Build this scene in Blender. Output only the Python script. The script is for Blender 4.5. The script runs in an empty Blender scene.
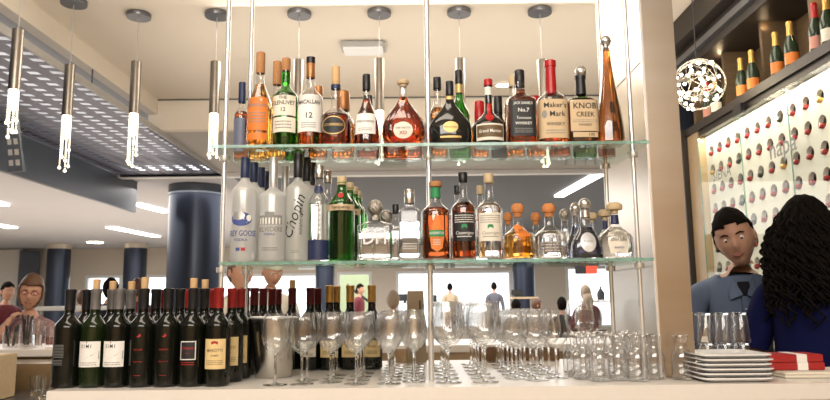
import bpy, bmesh, math, random
from mathutils import Vector, Matrix, noise
random.seed(7)
S = bpy.context.scene
COL = S.collection
PI = math.pi
# ------------------------------------------------------------------ camera
F = 700.0
PITCH = math.atan(100/700.0)
ROLL = math.radians(0.6)
CAMZ = 1.32
cd = bpy.data.cameras.new('camera'); cam = bpy.data.objects.new('camera', cd); COL.objects.link(cam)
cd.sensor_width = 36; cd.lens = F/830*36; cd.clip_start = .02; cd.clip_end = 200
cam.location = (0, 0, CAMZ)
CM = Matrix.Rotation(PI/2+PITCH, 4, 'X') @ Matrix.Rotation(-ROLL, 4, 'Z')
cam.rotation_euler = CM.to_euler()
S.camera = cam
cd.dof.use_dof = True; cd.dof.focus_distance = 2.2; cd.dof.aperture_fstop = 7.0
def ray(px, py):
    return CM.to_3x3() @ Vector(((px-415)/F, (200-py)/F, -1))
def P(px, py, Y):
    d = ray(px, py); return Vector((0, 0, CAMZ)) + d*(Y/d.y)
def PX(px, py, X):
    d = ray(px, py); return Vector((0, 0, CAMZ)) + d*(X/d.x)
def PZ(px, py, Z):
    d = ray(px, py); return Vector((0, 0, CAMZ)) + d*((Z-CAMZ)/d.z)
def mpp(px, py, Y):                       # metres per pixel there
    return (P(px+.5, py, Y)-P(px-.5, py, Y)).length
# ------------------------------------------------------------------ world, lights, exposure
W = bpy.data.worlds.new('world'); S.world = W; W.use_nodes = True
bg = W.node_tree.nodes['Background']; bg.inputs[0].default_value = (.93, .96, 1, 1); bg.inputs[1].default_value = 2.6
def area(name, loc, target, sx, sy, power, color=(1, .93, .84)):
    l = bpy.data.lights.new(name, 'AREA'); l.shape = 'RECTANGLE'; l.size = sx; l.size_y = sy; l.energy = power; l.color = color
    o = bpy.data.objects.new(name, l); COL.objects.link(o); o.location = loc
    o.rotation_euler = (Vector(target)-Vector(loc)).to_track_quat('-Z', 'Y').to_euler(); return o
area('front_ceiling_light', (-.4, -1.6, 3.2), (0, 2.4, 1.3), 3.6, 1.2, 125, (1, .96, .9))
area('bar_ceiling_light', (-.6, 1.2, 3.42), (-.2, 2.3, 1.0), 2.2, .5, 24, (1, .88, .74))
area('back_bar_light', (0, 5.2, 3.3), (0, 3.2, 1.5), 3, .6, 30, (1, .9, .8))
area('dining_light', (-1, 15, 3.05), (-1, 15, 0), 12, 9, 950, (1, .96, .92))
area('dining_light', (-9, 12, 3.05), (-9, 12, 0), 7, 12, 620, (1, .96, .92))
area('tray_fill', (-.4, 3.4, 2.55), (-.4, 4.2, 3.6), 4.2, 2.5, 22, (1, .92, .82))  # added uplight with no cove behind it, brightens the tray ceiling
area('tray_fill', (.2, 5.9, 2.6), (.2, 6.2, 3.6), 4.2, 2, 17, (1, .93, .84))  # second added uplight, for the far part of the tray
area('front_wall_fill', (0, -3.2, 3.2), (0, -6, 1.6), 8, 1.0, 230, (1, .92, .8))  # added lamp on the front wall, for warmer and brighter reflections
area('canopy_uplight', (-3.6, 6, 3.22), (-3.6, 6, 5), 1.0, 7, 30, (.95, .96, 1))
vs = S.view_settings; vs.view_transform = 'Standard'; vs.look = 'None'; vs.exposure = 0.33; vs.gamma = 1; vs.use_curve_mapping = False
cy = S.cycles
cy.max_bounces = 24; cy.transmission_bounces = 20; cy.glossy_bounces = 6; cy.diffuse_bounces = 3; cy.transparent_max_bounces = 96
cy.sample_clamp_indirect = 4; cy.caustics_refractive = True; cy.caustics_reflective = False; cy.blur_glossy = .5
cy.use_denoising = True
# ------------------------------------------------------------------ materials
def newmat(name):
    m = bpy.data.materials.new(name); m.use_nodes = True; return m, m.node_tree, m.node_tree.nodes['Principled BSDF']
def mat(name, c, rough=.5, metal=0, var=.06, scale=20, stretch=None, bump=0, trans=0, ior=1.45, emit=None, estr=0, spec=None, coat=0, c2=None):
    m, nt, b = newmat(name)
    tc = nt.nodes.new('ShaderNodeTexCoord'); mp = nt.nodes.new('ShaderNodeMapping'); n = nt.nodes.new('ShaderNodeTexNoise')
    nt.links.new(tc.outputs['Object'], mp.inputs[0]); nt.links.new(mp.outputs[0], n.inputs[0])
    n.inputs['Scale'].default_value = scale; n.inputs['Detail'].default_value = 3
    if stretch: mp.inputs['Scale'].default_value = stretch
    mx = nt.nodes.new('ShaderNodeMix'); mx.data_type = 'RGBA'
    mx.inputs[6].default_value = (*[max(0, x*(1-var)) for x in c], 1)
    mx.inputs[7].default_value = (*(c2 if c2 else [min(1, x*(1+var)) for x in c]), 1)
    nt.links.new(n.outputs[0], mx.inputs[0]); nt.links.new(mx.outputs[2], b.inputs['Base Color'])
    b.inputs['Roughness'].default_value = rough; b.inputs['Metallic'].default_value = metal
    b.inputs['Transmission Weight'].default_value = trans; b.inputs['IOR'].default_value = ior
    if coat: b.inputs['Coat Weight'].default_value = coat
    if emit: b.inputs['Emission Color'].default_value = (*emit, 1); b.inputs['Emission Strength'].default_value = estr
    if bump:
        bp = nt.nodes.new('ShaderNodeBump'); bp.inputs['Strength'].default_value = bump; bp.inputs['Distance'].default_value = .01
        nt.links.new(n.outputs[0], bp.inputs['Height']); nt.links.new(bp.outputs[0], b.inputs['Normal'])
    return m
def thin(name, tint=(1, 1, 1), edge=(.72, .76, .76), rough=.02, power=3.2, amp=.8, base=.065):     # thin clear wall of glass
    m, nt, b = newmat(name); nt.nodes.remove(b); out = nt.nodes['Material Output']
    lw = nt.nodes.new('ShaderNodeLayerWeight'); lw.inputs[0].default_value = .5
    pw = nt.nodes.new('ShaderNodeMath'); pw.operation = 'POWER'; pw.inputs[1].default_value = power
    nt.links.new(lw.outputs['Facing'], pw.inputs[0])
    ma = nt.nodes.new('ShaderNodeMath'); ma.operation = 'MULTIPLY_ADD'; ma.inputs[1].default_value = amp; ma.inputs[2].default_value = base
    nt.links.new(pw.outputs[0], ma.inputs[0])
    cx = nt.nodes.new('ShaderNodeMix'); cx.data_type = 'RGBA'; cx.inputs[6].default_value = (*tint, 1); cx.inputs[7].default_value = (*edge, 1)
    nt.links.new(pw.outputs[0], cx.inputs[0])
    t = nt.nodes.new('ShaderNodeBsdfTransparent'); nt.links.new(cx.outputs[2], t.inputs[0])
    g = nt.nodes.new('ShaderNodeBsdfGlossy'); g.inputs['Roughness'].default_value = rough
    mx = nt.nodes.new('ShaderNodeMixShader'); nt.links.new(ma.outputs[0], mx.inputs[0]); nt.links.new(t.outputs[0], mx.inputs[1]); nt.links.new(g.outputs[0], mx.inputs[2])
    nt.links.new(mx.outputs[0], out.inputs[0]); return m
def frost(name, c, a=.55):       # frosted glass wall: part diffuse translucent, part clear
    m, nt, b = newmat(name); nt.nodes.remove(b); out = nt.nodes['Material Output']
    t = nt.nodes.new('ShaderNodeBsdfTransparent'); t.inputs[0].default_value = (.95, .96, .97, 1)
    d = nt.nodes.new('ShaderNodeBsdfDiffuse'); d.inputs[0].default_value = (*c, 1)
    tr = nt.nodes.new('ShaderNodeBsdfTranslucent'); tr.inputs[0].default_value = (*c, 1)
    g = nt.nodes.new('ShaderNodeBsdfGlossy'); g.inputs['Roughness'].default_value = .2
    n = nt.nodes.new('ShaderNodeTexNoise'); n.inputs['Scale'].default_value = 6
    m1 = nt.nodes.new('ShaderNodeMixShader'); m1.inputs[0].default_value = .62; nt.links.new(d.outputs[0], m1.inputs[1]); nt.links.new(tr.outputs[0], m1.inputs[2])
    m2 = nt.nodes.new('ShaderNodeMixShader'); m2.inputs[0].default_value = .12; nt.links.new(m1.outputs[0], m2.inputs[1]); nt.links.new(g.outputs[0], m2.inputs[2])
    m3 = nt.nodes.new('ShaderNodeMixShader'); m3.inputs[0].default_value = a; nt.links.new(t.outputs[0], m3.inputs[1]); nt.links.new(m2.outputs[0], m3.inputs[2])
    nt.links.new(m3.outputs[0], out.inputs[0]); return m
def liq(name, c, rough=.03, ior=1.36):
    return mat(name, c, rough, 0, .12, 9, trans=1, ior=ior)
M = dict(
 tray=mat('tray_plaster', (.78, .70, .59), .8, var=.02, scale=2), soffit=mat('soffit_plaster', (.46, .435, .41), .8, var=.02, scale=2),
 ceil=mat('grey_ceiling', (.56, .56, .58), .8, var=.03, scale=1), darkceil=mat('dark_grey_ceiling', (.115, .125, .135), .7, var=.06, scale=1),
 bulk=mat('blue_grey_bulkhead', (.085, .10, .125), .35, var=.15, scale=2), perf=mat('perforated_metal', (.22, .235, .31), .4, .3, var=.25, scale=1.2),
 wall=mat('beige_wall', (.72, .64, .54), .8, var=.03, scale=1), wallw=mat('pale_wall', (.74, .70, .64), .8, var=.03, scale=1),
 floor=mat('floor_tile', (.50, .44, .38), .35, var=.15, scale=1.5), white=mat('white_paint', (.85, .85, .84), .5, var=.02),
 column=mat('column_blue_metal', (.032, .04, .062), .3, .55, var=.35, scale=1.2, stretch=(1, 1, .05)), capm=mat('column_collar', (.62, .56, .47), .4, .4),
 tube=mat('pendant_metal', (.30, .27, .235), .3, 1, var=.1), steel=mat('brushed_steel', (.56, .52, .46), .30, 1, var=.1, scale=2, stretch=(.4, .4, 7), c2=(.43, .35, .27)), rod=mat('rod_steel', (.84, .83, .81), .25, .65, var=.03),  # steel: the brown second tone paints in banded reflections
 nickel=mat('nickel', (.60, .57, .52), .25, 1, var=.08), chrome=mat('chrome', (.82, .82, .82), .1, 1, var=.03), black=mat('black', (.012, .012, .013), .35, var=.3),
 blackm=mat('matte_black', (.02, .02, .022), .7, var=.3), counter=mat('cream_stone', (.80, .74, .67), .28, var=.03, scale=35), darkwood=mat('dark_wood', (.022, .016, .012), .5, var=.3, scale=8, stretch=(8, 1, 8)),
 wood=mat('brown_wood', (.24, .13, .06), .5, var=.3, scale=10, stretch=(6, 1, 6)), niche=mat('niche_wood', (.13, .085, .045), .5, var=.3, scale=8, stretch=(1, 1, 6)),
 tanwood=mat('tan_frame', (.42, .30, .17), .4, var=.15, scale=8, stretch=(6, 1, 1)),
 winewall=mat('wine_panel_white', (.86, .83, .74), .6, var=.02, scale=3), hole=mat('hole_black', (.01, .012, .012), .5, var=.2), bwine=mat('cellar_bottle_glass', (.008, .016, .014), .45, var=.3),
 redfoil=mat('red_foil', (.30, .018, .015), .35, .25, var=.25, scale=60), darkred=mat('dark_red_foil', (.115, .012, .014), .35, .25, var=.25, scale=60),
 goldfoil=mat('gold_foil', (.62, .36, .09), .32, .5, var=.25, scale=60), greyfoil=mat('grey_foil', (.20, .19, .185), .4, .4, var=.2, scale=60), copper=mat('copper_foil', (.40, .17, .06), .35, .5, var=.25, scale=60),
 cork=mat('cork', (.62, .40, .20), .85, var=.25, scale=180), corkd=mat('dark_cork', (.42, .20, .08), .8, var=.3, scale=180), corkball=mat('cork_ball', (.56, .22, .07), .8, var=.3, scale=120),
 tan=mat('tan_cap', (.58, .44, .26), .5, var=.15, scale=60), navy=mat('navy_cap', (.02, .03, .085), .4, var=.2), silver=mat('silver_cap', (.7, .69, .66), .2, .9, var=.1), pewter=mat('pewter', (.42, .39, .34), .35, .9, var=.5, scale=160, bump=.6),
 wax=mat('red_wax', (.42, .012, .012), .3, var=.2, scale=40), winegl=mat('dark_wine_glass', (.005, .006, .004), .06, var=.3), winegreen=mat('green_wine_glass', (.008, .016, .004), .08, var=.6, scale=30),
 paper=mat('cream_paper', (.80, .74, .62), .6, var=.03, scale=30), paperw=mat('white_paper', (.86, .83, .78), .6, var=.02, scale=30), papero=mat('antique_paper', (.76, .57, .27), .6, var=.12, scale=25), paperb=mat('kraft_paper', (.62, .46, .28), .65, var=.08, scale=30),
 ink=mat('black_ink', (.02, .018, .016), .6, var=.1), inkb=mat('blue_ink', (.06, .09, .28), .6), inkr=mat('red_ink', (.42, .02, .02), .5), inkg=mat('gold_ink', (.58, .40, .15), .4, .4), inkgr=mat('grey_ink', (.25, .25, .24), .6), inkw=mat('white_ink', (.8, .78, .72), .6), green=mat('green_ink', (.03, .25, .09), .5),
 orange=mat('orange_label', (.72, .20, .03), .5, var=.12, scale=40), blackl=mat('black_label', (.018, .018, .02), .5, var=.2), brownl=mat('brown_label', (.14, .09, .04), .5),
 bluel=mat('blue_grey_label', (.16, .18, .26), .4, var=.2, scale=40), silverl=mat('silver_label', (.55, .55, .55), .35, .6, var=.2, scale=60),
 white_china=mat('white_china', (.82, .81, .79), .15, var=.02), redbox=mat('red_box', (.38, .02, .02), .45, var=.15), skin=mat('skin', (.56, .30, .20), .5, var=.1, scale=25), skint=mat('tan_skin', (.46, .25, .165), .5, var=.1, scale=25), skind=mat('brown_skin', (.10, .048, .028), .45, var=.15, scale=25),
 hairb=mat('dark_hair', (.007, .005, .004), .85, var=.5, scale=120), hairbr=mat('brown_hair', (.11, .05, .025), .5, var=.4, scale=120), hairg=mat('grey_blond_hair', (.42, .33, .24), .6, var=.3, scale=120),
 shirtb=mat('blue_chambray', (.115, .155, .24), .8, var=.15, scale=150, bump=.1), navyc=mat('navy_cloth', (.005, .007, .045), .8, var=.15, scale=80), maroon=mat('maroon_cloth', (.18, .035, .05), .8, var=.9, scale=45, c2=(.55, .34, .34)),
 darkm=mat('dark_maroon_cloth', (.14, .02, .03), .8, var=.5, scale=30), greyc=mat('grey_cloth', (.12, .12, .15), .8), beigec=mat('beige_cloth', (.50, .40, .27), .8), whitec=mat('white_cloth', (.72, .66, .56), .8), blackc=mat('black_cloth', (.02, .02, .024), .85), denim=mat('denim', (.03, .04, .08), .8),
 plastic=mat('grey_plastic', (.45, .44, .42), .4), sink=mat('dark_steel', (.16, .165, .18), .3, .8, var=.2), lip=mat('lips', (.38, .13, .10), .5), eye=mat('eye_white', (.7, .68, .65), .2), iris=mat('iris', (.02, .015, .01), .2),
 steelw=mat('warm_steel', (.40, .30, .19), .3, .85, var=.5, scale=5), glow=mat('lamp_glow', (1, .9, .7), .3, emit=(1, .86, .62), estr=14), strip=mat('light_strip', (1, 1, 1), .3, emit=(1, .98, .95), estr=5), bulb=mat('bulb', (1, .95, .85), .3, emit=(1, .88, .68), estr=7),
 panel=mat('lit_diffuser', (1, .98, .9), .4, emit=(1, .93, .78), estr=3), screen=mat('screen_red', (.6, .05, .03), .3, emit=(.8, .07, .04), estr=.8),
 glass=thin('clear_glass'), shelf=thin('shelf_glass', (.96, .99, .97), (.72, .86, .80), .02, 7, .3, .02), shelfedge=mat('shelf_glass_edge', (.30, .55, .46), .08, trans=.55, ior=1.5, var=.5, scale=60), stemg=mat('solid_glass', (.97, .985, .985), .01, trans=1, ior=1.5, var=.01),
 wineg=thin('wine_glass_wall', (1, 1, 1), (.97, .975, .975), .03, 3.2), clearthick=mat('thick_clear_glass', (.95, .97, .96), .015, trans=1, ior=1.45, var=.02), greeng=thin('green_glass', (.30, .72, .25), (.05, .32, .06), .03, 2.5), greenliq=liq('green_liquid', (.06, .42, .05)), greenlite=liq('whisky_in_green_glass', (.10, .24, .04)),
 frost=frost('frosted_glass', (.97, .97, .95), .78), frostw=frost('frosted_glass_white', (.97, .97, .92), .62), doorglass=thin('door_glass', (.97, .985, .98), (.7, .8, .76), .02, 5, .3, .025),
 gold=liq('gold_liquid', (.80, .42, .09)), amber=liq('amber_liquid', (.52, .17, .03)), damber=liq('dark_amber_liquid', (.30, .065, .015)), brown=liq('cognac_liquid', (.22, .045, .018)), redam=liq('red_amber_liquid', (.45, .085, .02)), clearliq=liq('clear_spirit', (.97, .98, .98)), blackg=mat('black_glass', (.012, .012, .011), .08, var=.3, coat=.3),
 bluegl=liq('deep_blue_liquid', (.17, .20, .30)), dom=mat('champagne_green_glass', (.02, .035, .018), .1, var=.3), pink=mat('pink_label', (.58, .26, .20), .5), crystal=mat('crystal', (1, .97, .9), .02, trans=1, ior=1.5, emit=(1, .86, .62), estr=.9),
)
for k_ in ('hairb', 'blackc', 'navyc'): M[k_].node_tree.nodes['Principled BSDF'].inputs['Specular IOR Level'].default_value = .1
# ------------------------------------------------------------------ mesh helpers
def finish(name, me, m, parent=None, smooth=True, label=None):
    o = bpy.data.objects.new(name, me); COL.objects.link(o)
    if m: me.materials.append(m)
    if smooth:
        for p in me.polygons: p.use_smooth = True
    if parent: o.parent = parent
    if label: o['label'] = label
    return o
def bmobj(name, bm, m, parent=None, smooth=False, label=None, sharp=None):
    me = bpy.data.meshes.new(name); bmesh.ops.recalc_face_normals(bm, faces=bm.faces[:]); bm.to_mesh(me); bm.free()
    o = finish(name, me, m, parent, smooth, label)
    if sharp: me.set_sharp_from_angle(angle=sharp)
    return o
def box(bm, x0, x1, y0, y1, z0, z1, bevel=0):
    r = bmesh.ops.create_cube(bm, size=1); vs_ = r['verts']
    for v in vs_: v.co = Vector((x0+(v.co.x+.5)*(x1-x0), y0+(v.co.y+.5)*(y1-y0), z0+(v.co.z+.5)*(z1-z0)))
    if bevel:
        es = list({e for v in vs_ for e in v.link_edges}); bmesh.ops.bevel(bm, geom=es, offset=bevel, segments=2, affect='EDGES')
def boxo(name, d, m, parent=None, bevel=0, label=None):
    bm = bmesh.new(); box(bm, *d, bevel=bevel); return bmobj(name, bm, m, parent, label=label)
def tube(bm, pts, r, seg=8, caps=True):
    pts = [Vector(p) for p in pts]; rings = []
    for i, p in enumerate(pts):
        t = (pts[min(i+1, len(pts)-1)]-pts[max(i-1, 0)]).normalized()
        a = t.orthogonal().normalized() if i == 0 else (a-t*a.dot(t)).normalized()
        b = t.cross(a); rr = r[i] if isinstance(r, (list, tuple)) else r
        rings.append([bm.verts.new(p+(a*math.cos(2*PI*k/seg)+b*math.sin(2*PI*k/seg))*rr) for k in range(seg)])
    for A, B in zip(rings, rings[1:]):
        for k in range(seg): bm.faces.new((A[k], A[(k+1) % seg], B[(k+1) % seg], B[k]))
    if caps: bm.faces.new(rings[0][::-1]); bm.faces.new(rings[-1])
def sup(c, s, n):
    return (math.copysign(abs(c)**(2/n), c), math.copysign(abs(s)**(2/n), s))
def lathe(bm, prof, seg=24, sx=1, sy=1, n=2, flute=0, nf=0, origin=(0, 0, 0)):
    ox, oy, oz = origin; rings = []
    for r, z in prof:
        if r < 1e-5: rings.append([bm.verts.new((ox, oy, oz+z))]); continue
        ring = []
        for k in range(seg):
            t = 2*PI*k/seg; c, s = sup(math.cos(t), math.sin(t), n); q = r*(1-flute*(.5+.5*math.cos(nf*t))) if flute and r > .6*max(p[0] for p in prof) else r
            ring.append(bm.verts.new((ox+c*q*sx, oy+s*q*sy, oz+z)))
        rings.append(ring)
    for A, B in zip(rings, rings[1:]):
        if len(A) == 1 and len(B) == 1: continue
        for k in range(seg):
            if len(A) == 1: bm.faces.new((A[0], B[(k+1) % seg], B[k]))
            elif len(B) == 1: bm.faces.new((A[k], A[(k+1) % seg], B[0]))
            else: bm.faces.new((A[k], A[(k+1) % seg], B[(k+1) % seg], B[k]))
def lo(name, prof, m, parent=None, seg=24, label=None, sharp=.7, **k):
    bm = bmesh.new(); lathe(bm, prof, seg, **k); return bmobj(name, bm, m, parent, True, label, sharp)
def rodo(name, a, b, r, m, parent=None, seg=10, label=None):
    bm = bmesh.new(); tube(bm, [a, b], r, seg); return bmobj(name, bm, m, parent, True, label, .8)
def thing(name, label, cat, loc=(0, 0, 0), rz=0, group=None):
    o = bpy.data.objects.new(name, None); COL.objects.link(o); o.location = loc; o.rotation_euler = (0, 0, rz); o.empty_display_size = .05
    o['label'] = label; o['category'] = cat
    if group: o['group'] = group
    return o
def tag(o, label, cat, group=None, kind=None):
    o['label'] = label; o['category'] = cat
    if group: o['group'] = group
    if kind: o['kind'] = kind
    return o
def struct(o): o['kind'] = 'structure'; return o
def dup(o, loc=None, rz=None, label=None, parent=None, group=None):
    c = o.copy(); COL.objects.link(c); c.parent = parent
    if loc is not None: c.location = loc
    if rz is not None: c.rotation_euler = (0, 0, rz)
    if label: c['label'] = label
    if group: c['group'] = group
    for ch in list(o.children): dup(ch, parent=c)
    return c
_tc = {}
def text_mesh(s, size, shear=0, sx=1):
    k = (s, size, shear, sx)
    if k in _tc: return _tc[k]
    c = bpy.data.curves.new('t', 'FONT'); c.body = s; c.size = size; c.align_x = 'CENTER'; c.align_y = 'CENTER'; c.resolution_u = 2; c.shear = shear; c.offset = 0 if shear else size*.012
    o = bpy.data.objects.new('t', c); COL.objects.link(o); bpy.context.view_layer.update()
    me = bpy.data.meshes.new_from_object(o.evaluated_get(bpy.context.evaluated_depsgraph_get()))
    vv = [(v.co.x*sx, v.co.y) for v in me.vertices]; ff = [tuple(p.vertices) for p in me.polygons]
    bpy.data.objects.remove(o); bpy.data.curves.remove(c); bpy.data.meshes.remove(me)
    _tc[k] = (vv, ff); return _tc[k]
class Surf:                                 # the front of a bottle, for labels and print
    def __init__(s, prof, sx=1, sy=1, n=2): s.p, s.sx, s.sy, s.n = prof, sx, sy, n
    def R(s, z):
        for (r0, z0), (r1, z1) in zip(s.p, s.p[1:]):
            if z0 <= z <= z1 and z1 > z0: return r0+(r1-r0)*(z-z0)/(z1-z0)
        return s.p[-1][0]
    def at(s, u, z, off):
        R = s.R(z)
        if s.n <= 2.05 and abs(s.sx-s.sy) < .01:
            t = max(-2.6, min(2.6, u/R)); return ((R*s.sx+off)*math.sin(t), -(R*s.sx+off)*math.cos(t), z)
        a = R*s.sx; x = max(-a*.995, min(a*.995, u))
        return (x, -(R*s.sy*(1-abs(x/a)**s.n)**(1/s.n))-off, z)
def label_on(sf, par, shape, u, z, w, h, m, off=.0007, name='label', border=None, parentlabel=None):
    bm = bmesh.new()
    if shape == 'rect':
        nu, nv = 14, 3
        g = [[bm.verts.new(sf.at(u-w/2+w*i/nu, z-h/2+h*j/nv, off)) for i in range(nu+1)] for j in range(nv+1)]
        for j in range(nv):
            for i in range(nu): bm.faces.new((g[j][i], g[j][i+1], g[j+1][i+1], g[j+1][i]))
    elif shape == 'oval':
        c = bm.verts.new(sf.at(u, z, off)); rings = []
        for q in (.5, 1): rings.append([bm.verts.new(sf.at(u+w/2*q*math.cos(2*PI*k/20), z+h/2*q*math.sin(2*PI*k/20), off)) for k in range(20)])
        for k in range(20):
            bm.faces.new((c, rings[0][k], rings[0][(k+1) % 20])); bm.faces.new((rings[0][k], rings[1][k], rings[1][(k+1) % 20], rings[0][(k+1) % 20]))
    else:                                   # outline in unit box
        c = bm.verts.new(sf.at(u, z, off)); v = [bm.verts.new(sf.at(u+w/2*a, z+h/2*b, off)) for a, b in shape]
        for k in range(len(v)): bm.faces.new((c, v[k], v[(k+1) % len(v)]))
    return bmobj(name, bm, m, par, True)
def print_on(sf, par, s, u, z, size, m, off=.0012, shear=0, sx=1, rot=0, name='lettering'):
    vv, ff = text_mesh(s, size, shear, sx); bm = bmesh.new(); cr, sr = math.cos(rot), math.sin(rot)
    V = [bm.verts.new(sf.at(u+a*cr-b*sr, z+a*sr+b*cr, off)) for a, b in vv]
    for f in ff:
        try: bm.faces.new([V[i] for i in f])
        except ValueError: pass
    me = bpy.data.meshes.new(name); bm.to_mesh(me); bm.free(); return finish(name, me, m, par, False)
def flat_text(name, s, size, m, parent, mw, shear=0, sx=1):
    vv, ff = text_mesh(s, size, shear, sx); me = bpy.data.meshes.new(name); me.from_pydata([mw @ Vector((a, b, 0)) for a, b in vv], [], ff); return finish(name, me, m, parent, False)
def lines_on(sf, par, u, z, w, h, n, m, off=.0011, seed=1):      # small print as fine lines
    bm = bmesh.new(); rr = random.Random(seed)
    for i in range(n):
        zz = z+h/2-h*(i+.5)/n; x = -w/2
        while x < w/2:
            l = rr.uniform(.06, .16)*w; l = min(l, w/2-x)
            a = [bm.verts.new(sf.at(u+x+l*q, zz+d, off)) for q, d in ((0, -h/n*.18), (1, -h/n*.18), (1, h/n*.18), (0, h/n*.18))]; bm.faces.new(a); x += l+.03*w
    return bmobj('small_print', bm, m, par)
def smooth(a, b, za, zb, n=6):
    return [(a+(b-a)*(.5-.5*math.cos(PI*i/n)), za+(zb-za)*i/n) for i in range(n+1)]
# ================================================================== SETTING
HT, HS, HC = CAMZ+2.2, CAMZ+2.03, CAMZ+1.86
YT = PZ(420, 97, HT).y
struct(boxo('floor', (-16, 12, -6, 28, -.1, 0), M['floor']))
struct(boxo('ceiling_tray', (-2.8, 12, -6, YT, HT, HT+.1), M['tray']))
struct(boxo('trim_1', (-2.9, -2.8, -6, YT, HS, HT+.1), M['tray']))
struct(boxo('trim_2', (-2.9, 12, YT, YT+.1, HC, HT+.1), M['tray']))
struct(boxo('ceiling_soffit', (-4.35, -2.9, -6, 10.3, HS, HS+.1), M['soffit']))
struct(boxo('ceiling', (-16, -4.3, -6, 24.4, HC, HC+.1), M['ceil']))
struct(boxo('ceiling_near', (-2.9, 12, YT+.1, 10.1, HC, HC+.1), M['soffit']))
struct(boxo('ceiling_back', (-4.3, -2.75, 10.3, 24.4, HC, HC+.1), M['ceil']))
struct(boxo('ceiling_dark', (-2.75, 12, 10.1, 24.4, HC, HC+.1), M['darkceil']))
struct(boxo('trim_3', (-4.3, 9, 10.0, 10.14, HC-.06, HC-.002), M['white']))
struct(boxo('trim_4', (-2.9, 2.3, YT-.02, YT, HT-.012, HT-.002), M['sink']))
# dark bulkhead beside the canopy
struct(boxo('trim_5', (-4.36, -4.3, 2.0, 10.7, CAMZ+1.38, HS-.004), M['bulk']))
struct(boxo('wall_front', (-16, 12, -6.2, -6, 0, 3.7), mat('front_wall', (.80, .64, .46), .8, var=.15, scale=.6, c2=(.62, .40, .22))))
struct(boxo('wall_left', (-16.2, -16, -6, 24.5, 0, 3.4), M['wallw']))
struct(boxo('wall_right', (12, 12.2, -6, 24.5, 0, 3.7), M['wall']))
# far wall with window openings (pixel columns give the real places of the openings in it)
YW = 24.0
def wx(px): return P(px, 290, YW).x
def wz(py): return P(415, py, YW).z
def wallpiece(n, x0, x1, z0, z1, m): return struct(boxo(n, (x0, x1, YW, YW+.25, z0, z1), m))
wallpiece('wall_back', -16, wx(85), 0, 3.3, M['wall'])
struct(boxo('wall_back_panel', (-16, wx(27), YW-.4, YW-.01, 0, 3.15), M['wallw']))
ops = [(wx(85), wx(122), wz(272)), (wx(145), wx(170), wz(272)), (wx(214), wx(318), wz(272)), (wx(337), wx(372), wz(271)), (wx(396), wx(512), wz(271)), (wx(566), wx(640), wz(268)), (wx(690), wx(760), wz(268))]
SILL = .35
xs = -99
for i, (a, b, t) in enumerate(ops):
    wallpiece('wall_back_lintel', a, b, t, 3.3, M['wall'])
    if i != 3: wallpiece('wall_back_sill', a, b, 0, SILL, M['wall'])
    c = ops[i+1][0] if i+1 < len(ops) else 12
    wallpiece('wall_back_pier', b, c, 0, 3.3, M['wall'])
    nm = 'window_%d' % (i+1) if i != 3 else 'door_1'
    bm = bmesh.new(); zb = SILL if i != 3 else 0; fw = .1
    box(bm, a, a+fw, YW-.05, YW+.1, zb, t); box(bm, b-fw, b, YW-.05, YW+.1, zb, t); box(bm, a+fw, b-fw, YW-.05, YW+.1, t-fw, t); box(bm, a+fw, b-fw, YW-.05, YW+.1, zb, zb+.08)
    nb = max(1, int((b-a)/2.2))
    for k in range(1, nb): x = a+(b-a)*k/nb; box(bm, x-.04, x+.04, YW-.03, YW+.08, zb+.08, t-fw)
    w = struct(bmobj(nm, bm, M['white']))
    boxo('pane', (a+fw, b-fw, YW+.02, YW+.03, zb+.08, t-fw), M['doorglass'], w)
# stair seen through the doorway
st = thing('staircase', 'pale green lit staircase seen through the open doorway', 'stairs', (wx(355), YW+2.2, 0))
boxo('back_panel', (-1.0, 1.4, .8, .9, 0, 3.2), mat('green_wall', (.55, .62, .38), .8, emit=(.55, .62, .38), estr=.0), st)
for k in range(7): boxo('step', (-.2+k*.16, 1.3, .2-k*.02, .6-k*.02, .2+.17*k, .26+.17*k), M['white'], st)
rodo('handrail', (-.5, .1, 1.9), (.75, .1, .95), .05, M['black'], st)
# slatted ceiling mark at upper right and left
def light_strip(a, b, w, label):
    d = (b-a).normalized(); n = d.cross(Vector((0, 0, 1)))*w/2
    t = thing('ceiling_light_strip', label, 'ceiling light', (0, 0, 0), group='linear ceiling lights')
    bm = bmesh.new(); c = [a-n, a+n, b+n, b-n]; dz = Vector((0, 0, .03))
    v = [bm.verts.new(p-dz-Vector((0, 0, .005))) for p in c]+[bm.verts.new(p-Vector((0, 0, .004))) for p in c]
    for f in ((0, 1, 2, 3), (7, 6, 5, 4), (0, 4, 5, 1), (1, 5, 6, 2), (2, 6, 7, 3), (3, 7, 4, 0)): bm.faces.new([v[i] for i in f])
    bmobj('diffuser', bm, M['strip'], t)
    return t
light_strip(PZ(559, 195, HC), PZ(603, 170.5, HC), .17, 'long white light strip set in the dark grey ceiling behind the shelves')
light_strip(PZ(136, 203, HC), PZ(166, 211, HC), .2, 'white light strip on the pale ceiling just before the big round column')
light_strip(PZ(110, 226.5, HC), PZ(157, 236, HC), .22, 'longest white light strip on the pale ceiling, above the far beige wall')
light_strip(PZ(-30, 220, HC), PZ(13, 227, HC), .24, 'white light strip running off the photo edge above the pale far panel')
light_strip(PZ(-6, 201, HC), PZ(4, 204, HC), .2, 'short end of a white light strip at the photo edge above another strip')
t = thing('downlight', 'small warm round downlight over the far beige wall', 'ceiling light', PZ(95, 242, HC)); lo('lens', [(0, -.03), (.22, -.03), (.24, -.004)], M['bulb'], t)
t = thing('downlight', 'small round recessed downlight behind the black square-shouldered whisky bottle', 'ceiling light', PZ(503, 84.5, HT)-Vector((0, 0, .0)))
lo('trim_ring', [(.075, -.012), (.1, -.012), (.105, -.002)], M['tray'], t); lo('lens', [(0, -.008), (.075, -.008)], M['bulb'], t)
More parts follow.
